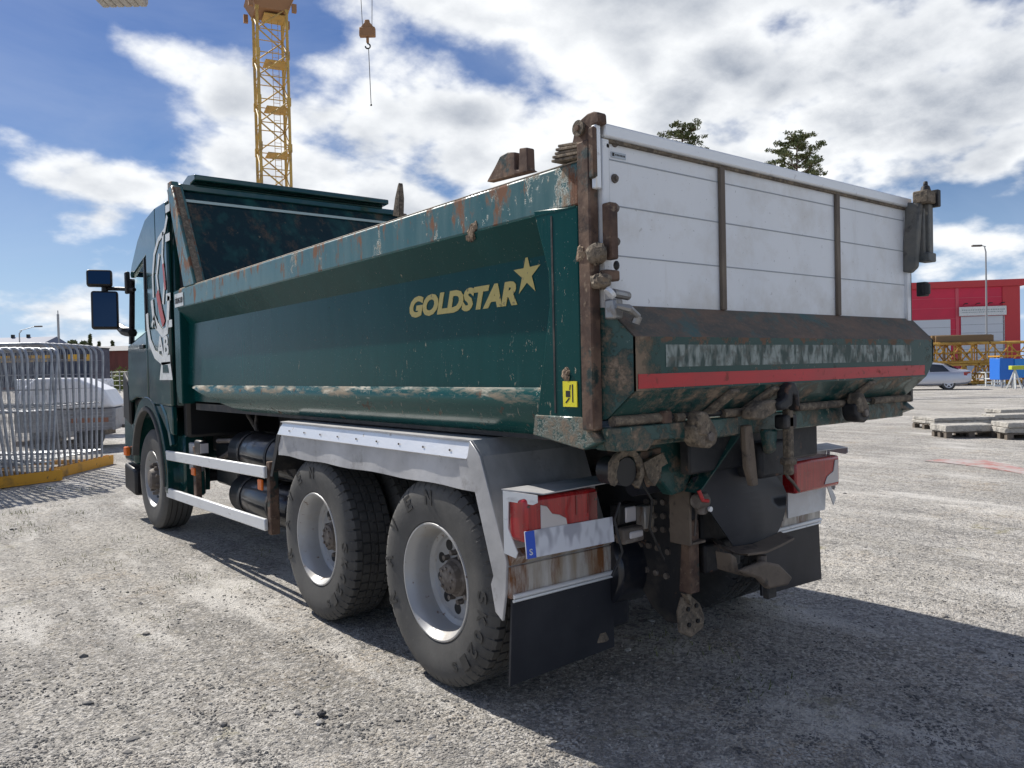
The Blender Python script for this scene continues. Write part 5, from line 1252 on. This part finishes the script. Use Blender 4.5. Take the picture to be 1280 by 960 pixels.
# small dark van beside the warehouse
p, k = far_frame(124, 489)
v_ = empty('parked_van', p, 'small dark red van parked before the warehouse beside the panel racks', 'van', rot=yaw_of(CR))
b = MB(); b.prism([(-1.6, 0, .4), (-1.6, 0, 2.1), (-1.2, 0, 2.4), (1.0, 0, 2.4), (1.7, 0, 1.5), (2.2, 0, 1.3), (2.2, 0, .4)], (0, 1.9, 0)); b.build('body', mat('dark_red_paint', (.10, .015, .02), .3), v_, bevel=.08, seg=2)
b = MB(); b.prism([(-.3, -.01, 1.45), (-.3, -.01, 2.1), (.9, -.01, 2.1), (1.4, -.01, 1.5)], (0, .008, 0)); b.build('side_window', bpy.data.materials['dark_window'], v_)
for x in (-1.0, 1.4):
    b = MB(); b.cyl((x, -.03, .38), (x, .2, .38), .38, .38, 18); b.build('wheel', m_tyre, v_)

# ------------------------------------------------------------------ tower crane
D = 52.0
mc = CAM + ray(345, 300) * (D / FPX); mc.z = 0
ztop = CAM.z + (476 - 26) / FPX * D * 1.0
crane = empty('tower_crane', mc, 'yellow lattice tower crane rising behind the truck body, with its grey counterweight and hanging hook', 'tower crane')
ax = (CR * math.cos(R(25)) + CF * math.sin(R(25))); ay = Vector((-ax.y, ax.x, 0)); hw = .93
sec = 3.0; nsec = int(ztop // sec); z0 = ztop - nsec * sec
corners = [ax * sx * hw + ay * sy * hw for sx, sy in ((-1, -1), (1, -1), (1, 1), (-1, 1))]
for i in range(nsec):
    b = MB(); za = z0 + i * sec; zb = za + sec
    for c in corners: b.tube([mc + c + Vector((0, 0, za)), mc + c + Vector((0, 0, zb))], .10, 6)
    for j in range(4):
        c, d = corners[j], corners[(j + 1) % 4]
        for h in range(2):
            z1 = za + h * sec / 2; z2 = z1 + sec / 2
            if (h + j) % 2: b.tube([mc + c + Vector((0, 0, z1)), mc + d + Vector((0, 0, z2))], .052, 5)
            else: b.tube([mc + d + Vector((0, 0, z1)), mc + c + Vector((0, 0, z2))], .052, 5)
            b.tube([mc + c + Vector((0, 0, z2)), mc + d + Vector((0, 0, z2))], .035, 5)
    b.build('mast_section', m_crane, crane)
    b = MB()
    for c in corners: b.obox(mc + c + Vector((0, 0, zb - .05)), ax * .12, ay * .12, (0, 0, .26))
    b.obox(mc + ax * .25 + ay * .1 + Vector((0, 0, zb - .35)), ax * .68, ay * .75, (0, 0, .03)); b.build('platform', m_crane, crane)
    b = MB()
    q = mc + ax * .35 + ay * .3
    b.tube([q + ax * -.2 + Vector((0, 0, za)), q + ax * -.2 + Vector((0, 0, zb))], .02, 4); b.tube([q + ax * .2 + Vector((0, 0, za)), q + ax * .2 + Vector((0, 0, zb))], .02, 4)
    for k_ in range(8): b.tube([q + ax * -.2 + Vector((0, 0, za + .2 + k_ * .37)), q + ax * .2 + Vector((0, 0, za + .2 + k_ * .37))], .015, 4)
    b.build('ladder', m_crane, crane)
m_crr = mat('crane_rust', (.30, .16, .08), .7)
b = MB()
for (w0, w1, za, zb) in ((1.0, 1.45, ztop - .2, ztop + .75), (1.45, 1.2, ztop + .76, ztop + 1.2)):
    A = [mc + ax * s1 * w0 + ay * s2 * w0 + Vector((0, 0, za)) for s1, s2 in ((-1, -1), (1, -1), (1, 1), (-1, 1))]; B = [mc + ax * s1 * w1 + ay * s2 * w1 + Vector((0, 0, zb)) for s1, s2 in ((-1, -1), (1, -1), (1, 1), (-1, 1))]
    b.add(A + B, [(3, 2, 1, 0), (4, 5, 6, 7)] + [(i, (i + 1) % 4, 4 + (i + 1) % 4, 4 + i) for i in range(4)])
for s1, s2 in ((-1, -1), (1, -1), (1, 1), (-1, 1)): b.obox(mc + ax * s1 * 1.35 + ay * s2 * 1.35 + Vector((0, 0, ztop - .1)), ax * .14, ay * .14, (0, 0, .25))
b.build('slewing_ring', m_crr, crane)
b = MB(); b.obox(mc + Vector((0, 0, ztop + 2.3)), CR * .9, Vector((-CR.y, CR.x, 0)) * .9, (0, 0, 1.1)); b.build('tower_head', m_crane, crane)
jz = ztop + 3.6
b = MB(); sd = Vector((-CR.y, CR.x, 0))
for (x0, x1, hh) in ((1.0, 34, 1.3), (-13, -1.0, .6)):
    nn = int(abs(x1 - x0) / 1.5)
    P_ = [sd * .6, sd * -.6, Vector((0, 0, hh))]
    for q in P_: b.tube([mc + CR * x0 + q + Vector((0, 0, jz)), mc + CR * x1 + q + Vector((0, 0, jz))], .07, 5)
    for i in range(nn):
        xa, xb = x0 + (x1 - x0) * i / nn, x0 + (x1 - x0) * (i + 1) / nn
        for q, q2 in ((0, 2), (1, 2), (0, 1)): b.tube([mc + CR * xa + P_[q] + Vector((0, 0, jz)), mc + CR * xb + P_[q2] + Vector((0, 0, jz))], .035, 4)
b.build('jib', m_crane, crane)
cx = (155 - 345) / FPX * D; zb_ = CAM.z + (479 - 13) / FPX * D
b = MB()
for i in range(6):
    q = mc + CR * (cx - 1.25 + i * .5); b.prism([q + sd * -.9 + Vector((0, 0, zb_ + .35)), q + sd * -.7 + Vector((0, 0, zb_ + .08)), q + sd * .7 + Vector((0, 0, zb_)), q + sd * .9 + Vector((0, 0, zb_ + .3)), q + sd * .9 + Vector((0, 0, jz)), q + sd * -.9 + Vector((0, 0, jz))], CR * .47)
b.build('counterweight', m_concrete, crane, bevel=.10, seg=3)
hx = (466 - 345) / FPX * D; hzt = CAM.z + (471 - 38) / FPX * D
hp = mc + CR * hx
b = MB()
for s_ in (-1, 1): b.tube([hp + CR * s_ * .30 + Vector((0, 0, hzt - .5)), hp + CR * s_ * .45 + Vector((0, 0, jz))], .022, 5)
b.build('hoist_rope', m_black, crane)
b = MB(); z = hzt
b.obox(hp + Vector((0, 0, z - .55)), CR * .52, sd * .18, (0, 0, .30)); b.obox(hp + Vector((0, 0, z - .1)), CR * .16, sd * .12, (0, 0, .35)); b.prism([hp + CR * -.45 + sd * -.1 + Vector((0, 0, z - .25)), hp + CR * .45 + sd * -.1 + Vector((0, 0, z - .25)), hp + CR * .12 + sd * -.1 + Vector((0, 0, z + .15)), hp + CR * -.12 + sd * -.1 + Vector((0, 0, z + .15))], sd * .2)
b.tube([hp + Vector((0, 0, z - .8)), hp + Vector((0, 0, z - 1.25))], .10, 8); hb = b.build('hook_block', m_crr, crane, bevel=.04)
b = MB(); b.tube([hp + Vector((0, 0, z - 1.2)) + CR * .0] + [hp + CR * .16 * math.sin(R(a)) + Vector((0, 0, z - 1.45 + .16 * math.cos(R(a)))) for a in range(0, 271, 30)], .05, 6); b.build('hook', m_black, hb)
b = MB(); b.tube([hp + Vector((0, 0, z - 1.55)) + CR * .05, hp + CR * .12 + Vector((0, 0, z - 5.25))], .025, 5); b.sph(hp + CR * .12 + Vector((0, 0, z - 5.3)), .07); b.build('lifting_chain', m_black, hb)


# ------------------------------------------------------------------ pines behind the truck
def pine(u, vt, w, dist, label, seed, lean=0.0):
    rn = random.Random(seed)
    c = CAM + ray(u, 450) * (dist / FPX); H = 1.58 + (455 - vt) / FPX * dist; Wd = w / FPX * dist * .62
    e = empty('pine_tree', (c.x, c.y, 0), label, 'pine tree', 'pine trees rising behind the tailgate')
    base = Vector((c.x, c.y, 0)); b = MB()
    tr_ = [base + CR * (lean * t * t + .12 * math.sin(t * 7)) + Vector((0, 0, H * .97 * t)) for t in [i / 12 for i in range(13)]]
    b.tube(tr_, [.24 - .20 * i / 12 for i in range(13)], 8); b.build('trunk', m_bark, e)
    lm = MB(); cr = MB(); nb = 40
    for i in range(nb):
        t = .66 + .33 * i / (nb - 1); k = (t * 12); j = min(int(k), 11); o_ = tr_[j].lerp(tr_[j + 1], k - j)
        ln = Wd * (1.0 - .60 * ((t - .66) / .34) ** 2.2) * rn.uniform(.65, 1.12); a = i * 2.4 + rn.uniform(-.4, .4)
        dr = Vector((math.cos(a), math.sin(a), .35)); tip = o_ + dr * ln; mid = o_ + dr * ln * .5 - Vector((0, 0, ln * .06))
        lm.tube([o_, mid, tip], [.05, .035, .015], 5)
        for q, sz in ((.55, .7), (.8, .9), (1.0, 1.0)):
            cc = o_.lerp(tip, q) + Vector((rn.uniform(-.15, .15), rn.uniform(-.15, .15), rn.uniform(0, .18)))
            foliage(cr, cc, (.42 * sz, .42 * sz, .20 * sz), int(40 * sz), .085, rn)
            for _ in range(2):
                c2 = cc + Vector((rn.uniform(-.5, .5), rn.uniform(-.5, .5), rn.uniform(-.1, .25))); lm.tube([cc, c2], [.02, .008], 4); foliage(cr, c2, (.26, .26, .15), 32, .10, rn)
    foliage(cr, tr_[-1], (.4, .4, .35), 90, .11, rn)
    lm.build('limbs', m_bark, e); cr.build('crown', m_leaf2, e)


pine(851, 150, 58, 60, 'thin-crowned pine top showing above the left part of the white tailgate', 4, .4)
pine(1004, 167, 66, 60, 'fuller pine top showing above the middle of the white tailgate', 9, -.3)

# ------------------------------------------------------------------ red hall at right
m_redwall = mat('red_cladding', (.66, .03, .075), .5, 0, [dict(col=(.58, .03, .07), scale=.4, lo=.4, hi=.6)], bump=None)
m_redtrim = mat('red_trim', (.55, .05, .055), .5)
DH = 80.0
kx = DH / FPX
hall_o = CAM + ray(1275, 449) * kx; hall_o.z = 0
dirh = (CR * -.985 + CF * .17).normalized()       # facade runs left and slightly away
hall = empty('red_hall', hall_o, 'large red clad industrial hall with grey roller doors and a white sign', 'hall', rot=yaw_of(-dirh))
def hx_(u): return -(1275 - u) * kx * 1.03
Ht = 1.58 + (446 - 348) * kx
b = MB(); b.box(-42, 0, 0, 26, 0, Ht - .7); wall = b.build('wall', m_redwall, hall)
b = MB(); b.box(-42.2, .4, -.25, 26.2, Ht - .69, Ht); b.build('roof_fascia', m_redtrim, hall, bevel=.02)
b = MB(); b.box(-1.6, .02, -.10, -.01, 0, Ht - .72); b.build('corner_trim', m_redtrim, hall)
b = MB()
for z in (3.6, 4.6, 5.7, 6.8, 7.8): b.box(-41, -1.62, -.03, -.004, z, z + .05)
for u in (1205, 1140, 1075): b.box(hx_(u) - .15, hx_(u) + .15, -.06, -.031, 0, Ht - .72)
b.build('panel_joints', mat('red_joint', (.62, .10, .13), .5), wall)
m_door = mat('roller_door_grey', (.62, .66, .70), .5)
for (u0, u1, vt) in ((1148, 1197, 397), (1209, 1258, 394)):
    x0, x1 = hx_(u0), hx_(u1); zt = 1.58 + (447 - vt) * kx
    b = MB(); b.box(x0, x1, -.10, -.062, 0, zt); dd_ = b.build('roller_door', m_door, hall)
    b = MB()
    for i in range(1, 7): b.box(x0 + .05, x1 - .05, -.112, -.1005, zt * i / 7 - .02, zt * i / 7 + .02)
    b.build('door_ribs', m_galv, dd_)
x0, x1 = hx_(1206), hx_(1259); z0_, z1_ = 1.58 + (447 - 394) * kx, 1.58 + (447 - 382) * kx
b = MB(); b.box(x0, x1, -.36, -.26, z0_ + .05, z1_); sg = b.build('sign_board', m_decal, hall, bevel=.02)
b = MB()
for row, (za, hh) in enumerate(((z1_ - .28, .12), (z1_ - .52, .10))):
    x = x0 + .25
    rr = random.Random(row)
    while x < x1 - .3: w = rr.uniform(.05, .16); b.box(x, x + w, -.366, -.361, za - hh, za); x += w + .06
b.build('faded_print', mat('grey_print', (.35, .40, .40), .6), sg)
for i in range(4):
    b = MB(); x = x0 + .5 + i * (x1 - x0 - 1) / 3; b.tube([(x, -.02, z1_ + .2), (x, -.7, z1_ + .35)], .03, 5); b.obox((x, -.8, z1_ + .30), (.14, 0, 0), (0, .10, 0), (0, 0, .05)); b.build('sign_lamp', m_black, hall)

# ------------------------------------------------------------------ yellow lattice sections stacked before the hall
m_lat = mat('lattice_yellow', (.56, .33, .07), .55, 0, [dict(col=(.28, .13, .03), scale=1.5, lo=.5, hi=.7)])


def lattice(p, ang, length, w, h, n):
    b = MB(); cs = [(0, 0), (w, 0), (w, h), (0, h)]
    for y, z in cs: b.tube([(0, y, z + .1), (length, y, z + .1)], .085, 5)
    for y in (.0, w): b.tube([(0, y, h * .5 + .1), (length, y, h * .5 + .1)], .035, 4)
    for i in range(n):
        xa, xb = length * i / n, length * (i + 1) / n
        for j in range(4):
            y0, z0 = cs[j]; y1, z1 = cs[(j + 1) % 4]
            b.tube([(xa, y0, z0 + .1), (xb, y1, z1 + .1)], .045, 4); b.tube([(xb, y0, z0 + .1), (xb, y1, z1 + .1)], .045, 4)
            if j == 0 or j == 2: b.tube([(xa, y1, z1 + .1), (xb, y0, z0 + .1)], .035, 4)
    return b


DL = 47; kl = DL / FPX
lat_lab = ['lower left yellow lattice section behind the silver car', 'lower right yellow lattice section beside the blue container', 'upper left yellow lattice section, under the brown timber stack', 'upper right yellow lattice section reaching the right picture edge']
for i, (u0, u1, z) in enumerate(((1130, 1222, .0), (1224, 1330, .0), (1128, 1236, 1.28), (1238, 1345, 1.28))):
    p = CAM + ray(u0, 449) * kl; p.z = 0
    b = lattice(None, 0, (u1 - u0) * kl, 1.2, 1.12, 5)
    b.v = [v + Vector((0, 0, z)) for v in b.v]
    tag(b.build('lattice_section', m_lat, loc=(p.x, p.y, 0), rot=yaw_of(CR)), lat_lab[i], 'crane section', 'yellow lattice crane sections stacked in two rows')
# second row of sections behind, denser
for i, (u0, u1, z) in enumerate(((1132, 1226, .0), (1228, 1320, .0), (1134, 1240, 1.28))):
    p = CAM + ray(u0, 449) * kl + CF * 1.6 + CR * .6; p.z = 0
    b = lattice(None, 0, (u1 - u0) * kl, 1.2, 1.12, 6); b.v = [v + Vector((0, 0, z)) for v in b.v]
    tag(b.build('lattice_section', m_lat, loc=(p.x, p.y, 0), rot=yaw_of(CR)), ['rear row yellow lattice section, low, behind the lower left one', 'rear row yellow lattice section, low, behind the lower right one', 'rear row yellow lattice section, high, behind the upper left one'][i], 'crane section', 'yellow lattice crane sections stacked in two rows')
p = CAM + ray(1170, 449) * kl; p.z = 0
ts = empty('timber_stack', p, 'brown weathered timber stack on top of the yellow lattice sections', 'timber', rot=yaw_of(CR))
for i in range(6):
    b = MB(); w_ = (1243 - 1170) * kl; r_ = random.Random(i); b.box(r_.uniform(-.1, .1), w_ + r_.uniform(-.1, .1), .1 + i * .19, .27 + i * .19, 2.52, 2.98 + r_.uniform(-.05, .06)); b.build('beam', mat('weathered_timber%d' % i, (.20 + .03 * (i % 3), .13 + .02 * (i % 2), .07), .9) if i < 3 else bpy.data.materials['weathered_timber%d' % (i - 3)], ts, bevel=.03)
# blue container, trestle, white crates
m_bluec = mat('bright_blue_plastic', (.02, .16, .62), .4)
p = gr(1268, 484.5); k = (p - CAM).dot(Vector((MX[2], MY[2], MZ[2]))) / FPX
bc = empty('blue_container', Vector((p.x, p.y, 0)), 'bright blue box container standing on supports at the right picture edge', 'container', rot=yaw_of(CR))
b = MB(); b.box(-18 * k, 0, 0, .9, 10 * k, 37 * k); o1 = b.build('body', m_bluec, bc, bevel=.02); b = MB(); b.box(.004, 22 * k, -.05, .9, 12 * k, 36 * k); b.build('side_bin', mat('blue_plastic', (.03, .25, .70), .4), bc, bevel=.02)
b = MB(); b.box(-19 * k, 23 * k, -.08, .95, 39 * k, 40.5 * k); b.build('lid_frame', m_rack, bc)
for x in (-15, -2, 12, 20):
    b = MB(); b.box(x * k - .03, x * k + .03, 0, .08, 0, 10 * k); b.build('leg', m_galv, bc)
p = gr(1272, 486); k = (p - CAM).dot(Vector((MX[2], MY[2], MZ[2]))) / FPX
ts_ = empty('trestle', Vector((p.x, p.y, 0)), 'small yellow-green topped trestle with splayed legs before the blue container', 'trestle', rot=yaw_of(CR))
b = MB(); b.box(-9 * k, 22 * k, -.15, .15, 24 * k, 29 * k); b.build('top_beam', mat('yellow_green', (.50, .55, .05), .5), ts_, bevel=.02)
for xa, xb in ((-8, -3), (0, -3), (14, 18)):
    b = MB(); b.tube([(xa * k, -.35, 0), (xb * k, 0, 24 * k)], .045, 6); b.tube([(xa * k, .35, 0), (xb * k, 0, 24 * k)], .045, 6); b.build('leg', m_decal, ts_)
for i, (u, v, w, h, lab) in enumerate(((1240, 482, 16, 16, 'white framed crate between the silver car and the blue container'), (1250, 483, 14, 9, 'low white framed crate right beneath the blue container'))):
    p = gr(u, v); k = (p - CAM).dot(Vector((MX[2], MY[2], MZ[2]))) / FPX
    c_ = MB(); W_, H_ = w * k, h * k
    for z in (0, H_ * .5, H_): c_.box(-W_ / 2, W_ / 2, 0, .06, z, z + .06); c_.box(-W_ / 2, W_ / 2, .8, .86, z, z + .06)
    for x in (-W_ / 2, 0, W_ / 2 - .06): c_.box(x, x + .06, -.003, .055, 0.003, H_ + .06); c_.box(x, x + .06, .061, .8, H_, H_ + .05)
    tag(c_.build('crate', m_decal, loc=(p.x, p.y, 0), rot=yaw_of(CR)), lab, 'crate', 'white crates')


# ------------------------------------------------------------------ silver car
m_silver = mat('silver_car_paint', (.52, .54, .60), .28, .55, coat=.7)
m_cargl = mat('car_glass', (.03, .035, .045), .06, coat=.5)
p = gr(1186, 487.5)
hd = (CR * -math.cos(R(22)) + CF * math.sin(R(22)))     # heading
car = empty('parked_car', Vector((p.x, p.y, 0)), 'silver saloon car seen from its rear left side, parked before the lattice stack', 'car', rot=yaw_of(hd))
# local: +X forward, +Y to the car's left (towards the camera side)
# origin under the near rear wheel
sec_ = [(-1.06, .46, .90, .72, .78), (-1.02, .34, 1.0, .80, .74), (-.80, .24, 1.04, .85, .70), (-.35, .22, 1.07, .87, .66), (.2, .20, 1.40, .87, .52), (.9, .19, 1.44, .87, .56), (1.7, .19, 1.42, .87, .56), (2.3, .19, 1.10, .87, .68), (2.75, .20, .95, .87, .80), (3.3, .25, .84, .83, .78), (3.55, .40, .68, .70, .65)]
b = MB(); rings = []
for x, zb, zt, wy, wt in sec_:
    zbelt = min(zt - .04, .90 - (.04 * max(0, x - 1.5))); ring = [(-wy * .86, zb), (-wy, zb + .12), (-wy, (zb + zbelt) / 2 + .05), (-wy * .985, zbelt - .03), (-wy * .93, zbelt + .02), (-wt, zt - .03), (-wt * .8, zt)]
    ring = ring + [(-y, z) for y, z in ring[::-1]]; rings.append([(x, y - .83, z) for y, z in ring])
n = len(rings[0]); vs = [q for r_ in rings for q in r_]; fs = [(i * n + k, i * n + (k + 1) % n, (i + 1) * n + (k + 1) % n, (i + 1) * n + k) for i in range(len(rings) - 1) for k in range(n)] + [tuple(range(n))[::-1], tuple((len(rings) - 1) * n + k for k in range(n))]
b.add(vs, fs); cb = b.build('body', m_silver, car, smooth=50)
sm = cb.modifiers.new('sub', 'SUBSURF'); sm.levels = 2; sm.render_levels = 2
for s_ in (0, 1):
    f = (lambda y: -1.66 - y) if s_ else (lambda y: y)
    b = MB(); b.prism([(-.05, f(-.035), .96), (.25, f(-.22), 1.28), (.85, f(-.245), 1.34), (.85, f(-.03), .93)], (0, .012 * (-1 if s_ else 1), 0)); b.prism([(.90, f(-.03), .93), (.90, f(-.245), 1.34), (1.7, f(-.245), 1.33), (2.25, f(-.09), .97)], (0, .012 * (-1 if s_ else 1), 0)); b.build('side_window', m_cargl, car)
    for x in (0, 2.65):
        b = MB(); cy = f(.015); sg_ = -1 if not s_ else 1
        b.lathe([(0, 0), (0, .2), (0, .29), (sg_ * .03, .315), (sg_ * .19, .315), (sg_ * .2, .28), (sg_ * .2, 0)], (x, cy, .31), 28, 'y'); wl = b.build('wheel', m_tyre, car)
        b = MB(); b.lathe([(sg_ * -.004, .17), (sg_ * -.004, .205), (sg_ * -.001, .21)], (x, cy, .31), 28, 'y'); b.cyl((x, cy - sg_ * .012, .31), (x, cy - sg_ * .001, .31), .05, .06, 12)
        for i in range(5):
            t = 2 * math.pi * i / 5 + .3; dx, dz = math.cos(t), math.sin(t)
            b.prism([(x + dx * .04 - dz * .035, cy - sg_ * .002, .31 + dz * .04 + dx * .035), (x + dx * .04 + dz * .035, cy - sg_ * .002, .31 + dz * .04 - dx * .035), (x + dx * .185 + dz * .028, cy - sg_ * .002, .31 + dz * .185 - dx * .028), (x + dx * .185 - dz * .028, cy - sg_ * .002, .31 + dz * .185 + dx * .028)], (0, -sg_ * .008, 0))
        b.build('alloy_rim', m_silver, wl)
    b = MB(); b.prism([(-1.03, f(-.06), .70), (-1.05, f(-.38), .70), (-1.03, f(-.38), .88), (-.98, f(-.05), .90), (-.70, f(.035), .90), (-.70, f(.04), .74)], (0.02, 0, 0)); b.build('tail_light', m_red, car, bevel=.01)
b = MB(); b.prism([(-.46, -.17, 1.035), (-.46, -1.49, 1.035), (.13, -1.36, 1.36), (.13, -.30, 1.36)], (-.02, 0, .02)); b.build('rear_window', m_cargl, car)
b = MB(); b.box(-1.065, -1.05, -1.08, -.58, .72, .84); b.build('number_plate', m_plate, car)
b = MB(); b.cyl((-1.08, -.35, .27), (-.9, -.35, .27), .04, .04, 10); b.build('exhaust', m_black, car)
p_ = None

# ------------------------------------------------------------------ pallets with stone slabs
m_slab = mat('pale_stone_slab', (.42, .40, .36), .85, 0, [dict(col=(.26, .25, .23), scale=5, lo=.5, hi=.65), dict(col=(.55, .53, .5), scale=9, lo=.6, hi=.7)], bump=((9, (1, 1, 1), .04), (30, (1, 1, 1), .015)))
m_pal = mat('weathered_pallet', (.16, .135, .11), .9, 0, [dict(col=(.09, .08, .07), scale=8, lo=.5, hi=.7)])


def slab_pallet(u, v, w, h_p, n, d, label, ang=0, slabs=((0, 1),)):
    p = gr(u, v); k = (p - CAM).dot(Vector((MX[2], MY[2], MZ[2]))) / FPX; W_ = w * k
    e = empty('pallet', Vector((p.x, p.y, 0)), label, 'pallet', 'wooden pallets under stone slabs', rot=yaw_of(CR) + R(ang))
    k_ = .8
    b = MB()
    for x in (0, W_ / 2 - .06, W_ - .12):
        for y in (0, d / 2 - .05, d - .1): b.box(x, x + .12, y, y + .1, 0.02, .10)
    b.build('blocks', m_pal, e)
    b = MB()
    for y in (0, d / 2 - .05, d - .1): b.box(0, W_, y - .001, y + .101, 0, .0195)
    for i in range(6): yy = i * d / 6; b.box(0, W_, yy, yy + d / 8, .101, .125)
    b.build('boards', m_pal, e)
    rr = random.Random(int(u))
    for j in range(n):
        s = MB(); nseg = 12; z = .128 + j * (h_p + .004); inset = rr.uniform(-.03, .05); ring0 = []
        for i in range(nseg): pass
        x0, x1, y0, y1 = -.03 + inset, W_ - inset * .6, rr.uniform(-.05, .02), d
        outl = []
        for i in range(9): outl.append((x0 + (x1 - x0) * i / 8, y0 + rr.uniform(-.02, .02)))
        for i in range(1, 4): outl.append((x1 + rr.uniform(-.02, .02), y0 + (y1 - y0) * i / 4))
        for i in range(9): outl.append((x1 - (x1 - x0) * i / 8, y1 + rr.uniform(-.02, .02)))
        for i in range(1, 4): outl.append((x0 + rr.uniform(-.02, .02), y1 - (y1 - y0) * i / 4))
        s.pz(outl, z, z + h_p)
        q = s.build('stone_slab', m_slab, None, bevel=.012, loc=(p.x, p.y, 0), rot=yaw_of(CR) + R(ang))
        tag(q, '%s stone slab on the %s' % (['lowest', 'second lowest', 'third', 'fourth'][j] if n > 1 else 'single rough', label), 'stone slab', 'rough pale stone slabs stacked on pallets')


slab_pallet(1183, 548, 64, .13, 1, .55, 'frontmost dark wooden pallet right of the tailgate')
slab_pallet(1168, 538, 82, .07, 2, .9, 'long low pallet just behind the frontmost one', 2)
slab_pallet(1259, 550, 60, .10, 2, .6, 'right edge pallet standing nearest the camera', -4)
slab_pallet(1243, 536, 60, .09, 2, .5, 'right edge pallet with dark thick blocks behind', 0)
slab_pallet(1252, 528, 50, .09, 2, .6, 'rearmost pallet at the right edge with a tan slab on top', 3)

# faded red plastic strip on the ground
m_rs = mat('faded_red_plastic', (.36, .14, .12), .8, 0, [dict(col=(.42, .38, .37), scale=2.6, lo=.40, hi=.56, det=8, nr=.7), dict(col=(.36, .34, .31), scale=6, lo=.50, hi=.60, det=8, nr=.7)])
b = MB(); pts = [gr(*q) for q in ((1155, 577), (1175, 575), (1232, 576), (1262, 582), (1300, 592), (1300, 597), (1262, 590), (1222, 584), (1180, 579))]
b.prism([Vector((q.x, q.y, .004)) for q in pts], (0, 0, .01)); tag(b.build('plastic_strip', m_rs, loc=tuple(pts[2])), 'faded red and white plastic strip lying flat on the gravel at right', 'plastic strip')

# low weeds in the yard
b = MB(); rnd = random.Random(8)
spots = [(30, 655, 1.0), (45, 662, .9), (110, 640, .7), (195, 690, .8), (240, 722, .8), (160, 672, .5), (325, 690, .5), (25, 640, .8), (60, 610, .8), (100, 612, .6), (10, 668, .8), (140, 705, .4), (300, 735, .4), (217, 770, .5), (850, 805, .9), (945, 857, .7), (820, 790, .5), (1215, 505, 1), (1265, 500, 1), (90, 700, .4), (180, 735, .3)]
for u, v, s_ in spots:
    c = gr(u, v)
    for i in range(int(46 * s_)):
        q = c + Vector((rnd.gauss(0, .10 * s_ + .04), rnd.gauss(0, .10 * s_ + .04), -.012)); a = rnd.uniform(0, 6.3); ln = rnd.uniform(.02, .05) * (1.0 if c.length < 9 else 1.5); d_ = Vector((math.cos(a), math.sin(a), rnd.uniform(.6, 1.8))).normalized() * ln; w_ = Vector((-math.sin(a), math.cos(a), 0)) * .003
        b.add([q - w_, q + w_, q + d_ + w_ * .2, q + d_ - w_ * .2], [(0, 1, 2, 3)])
tag(b.build('weeds', m_leaf), 'sparse low green weeds growing through the gravel', 'weeds', kind='stuff')
# a few larger loose stones lying apart
for i, (u, v, r_, lab) in enumerate(((402, 893, .022, 'dark fist-sized stone lying alone in front of the rear wheel'), (508, 745, .0, ''), (1100, 957, .0, ''))):
    if r_ == 0: continue
    q = gr(u, v); s = MB(); rr = random.Random(i); s.sph((q.x, q.y, r_ * .15), (r_ * 1.2, r_, r_ * .55), 8, 5); s.v = [v_ + Vector((rr.uniform(-1, 1), rr.uniform(-1, 1), rr.uniform(-1, 1))) * r_ * .22 for v_ in s.v]
    tag(s.build('stone', mat('dark_stone', (.06, .06, .065), .9), smooth=20, loc=(q.x, q.y, 0)), lab, 'stone')
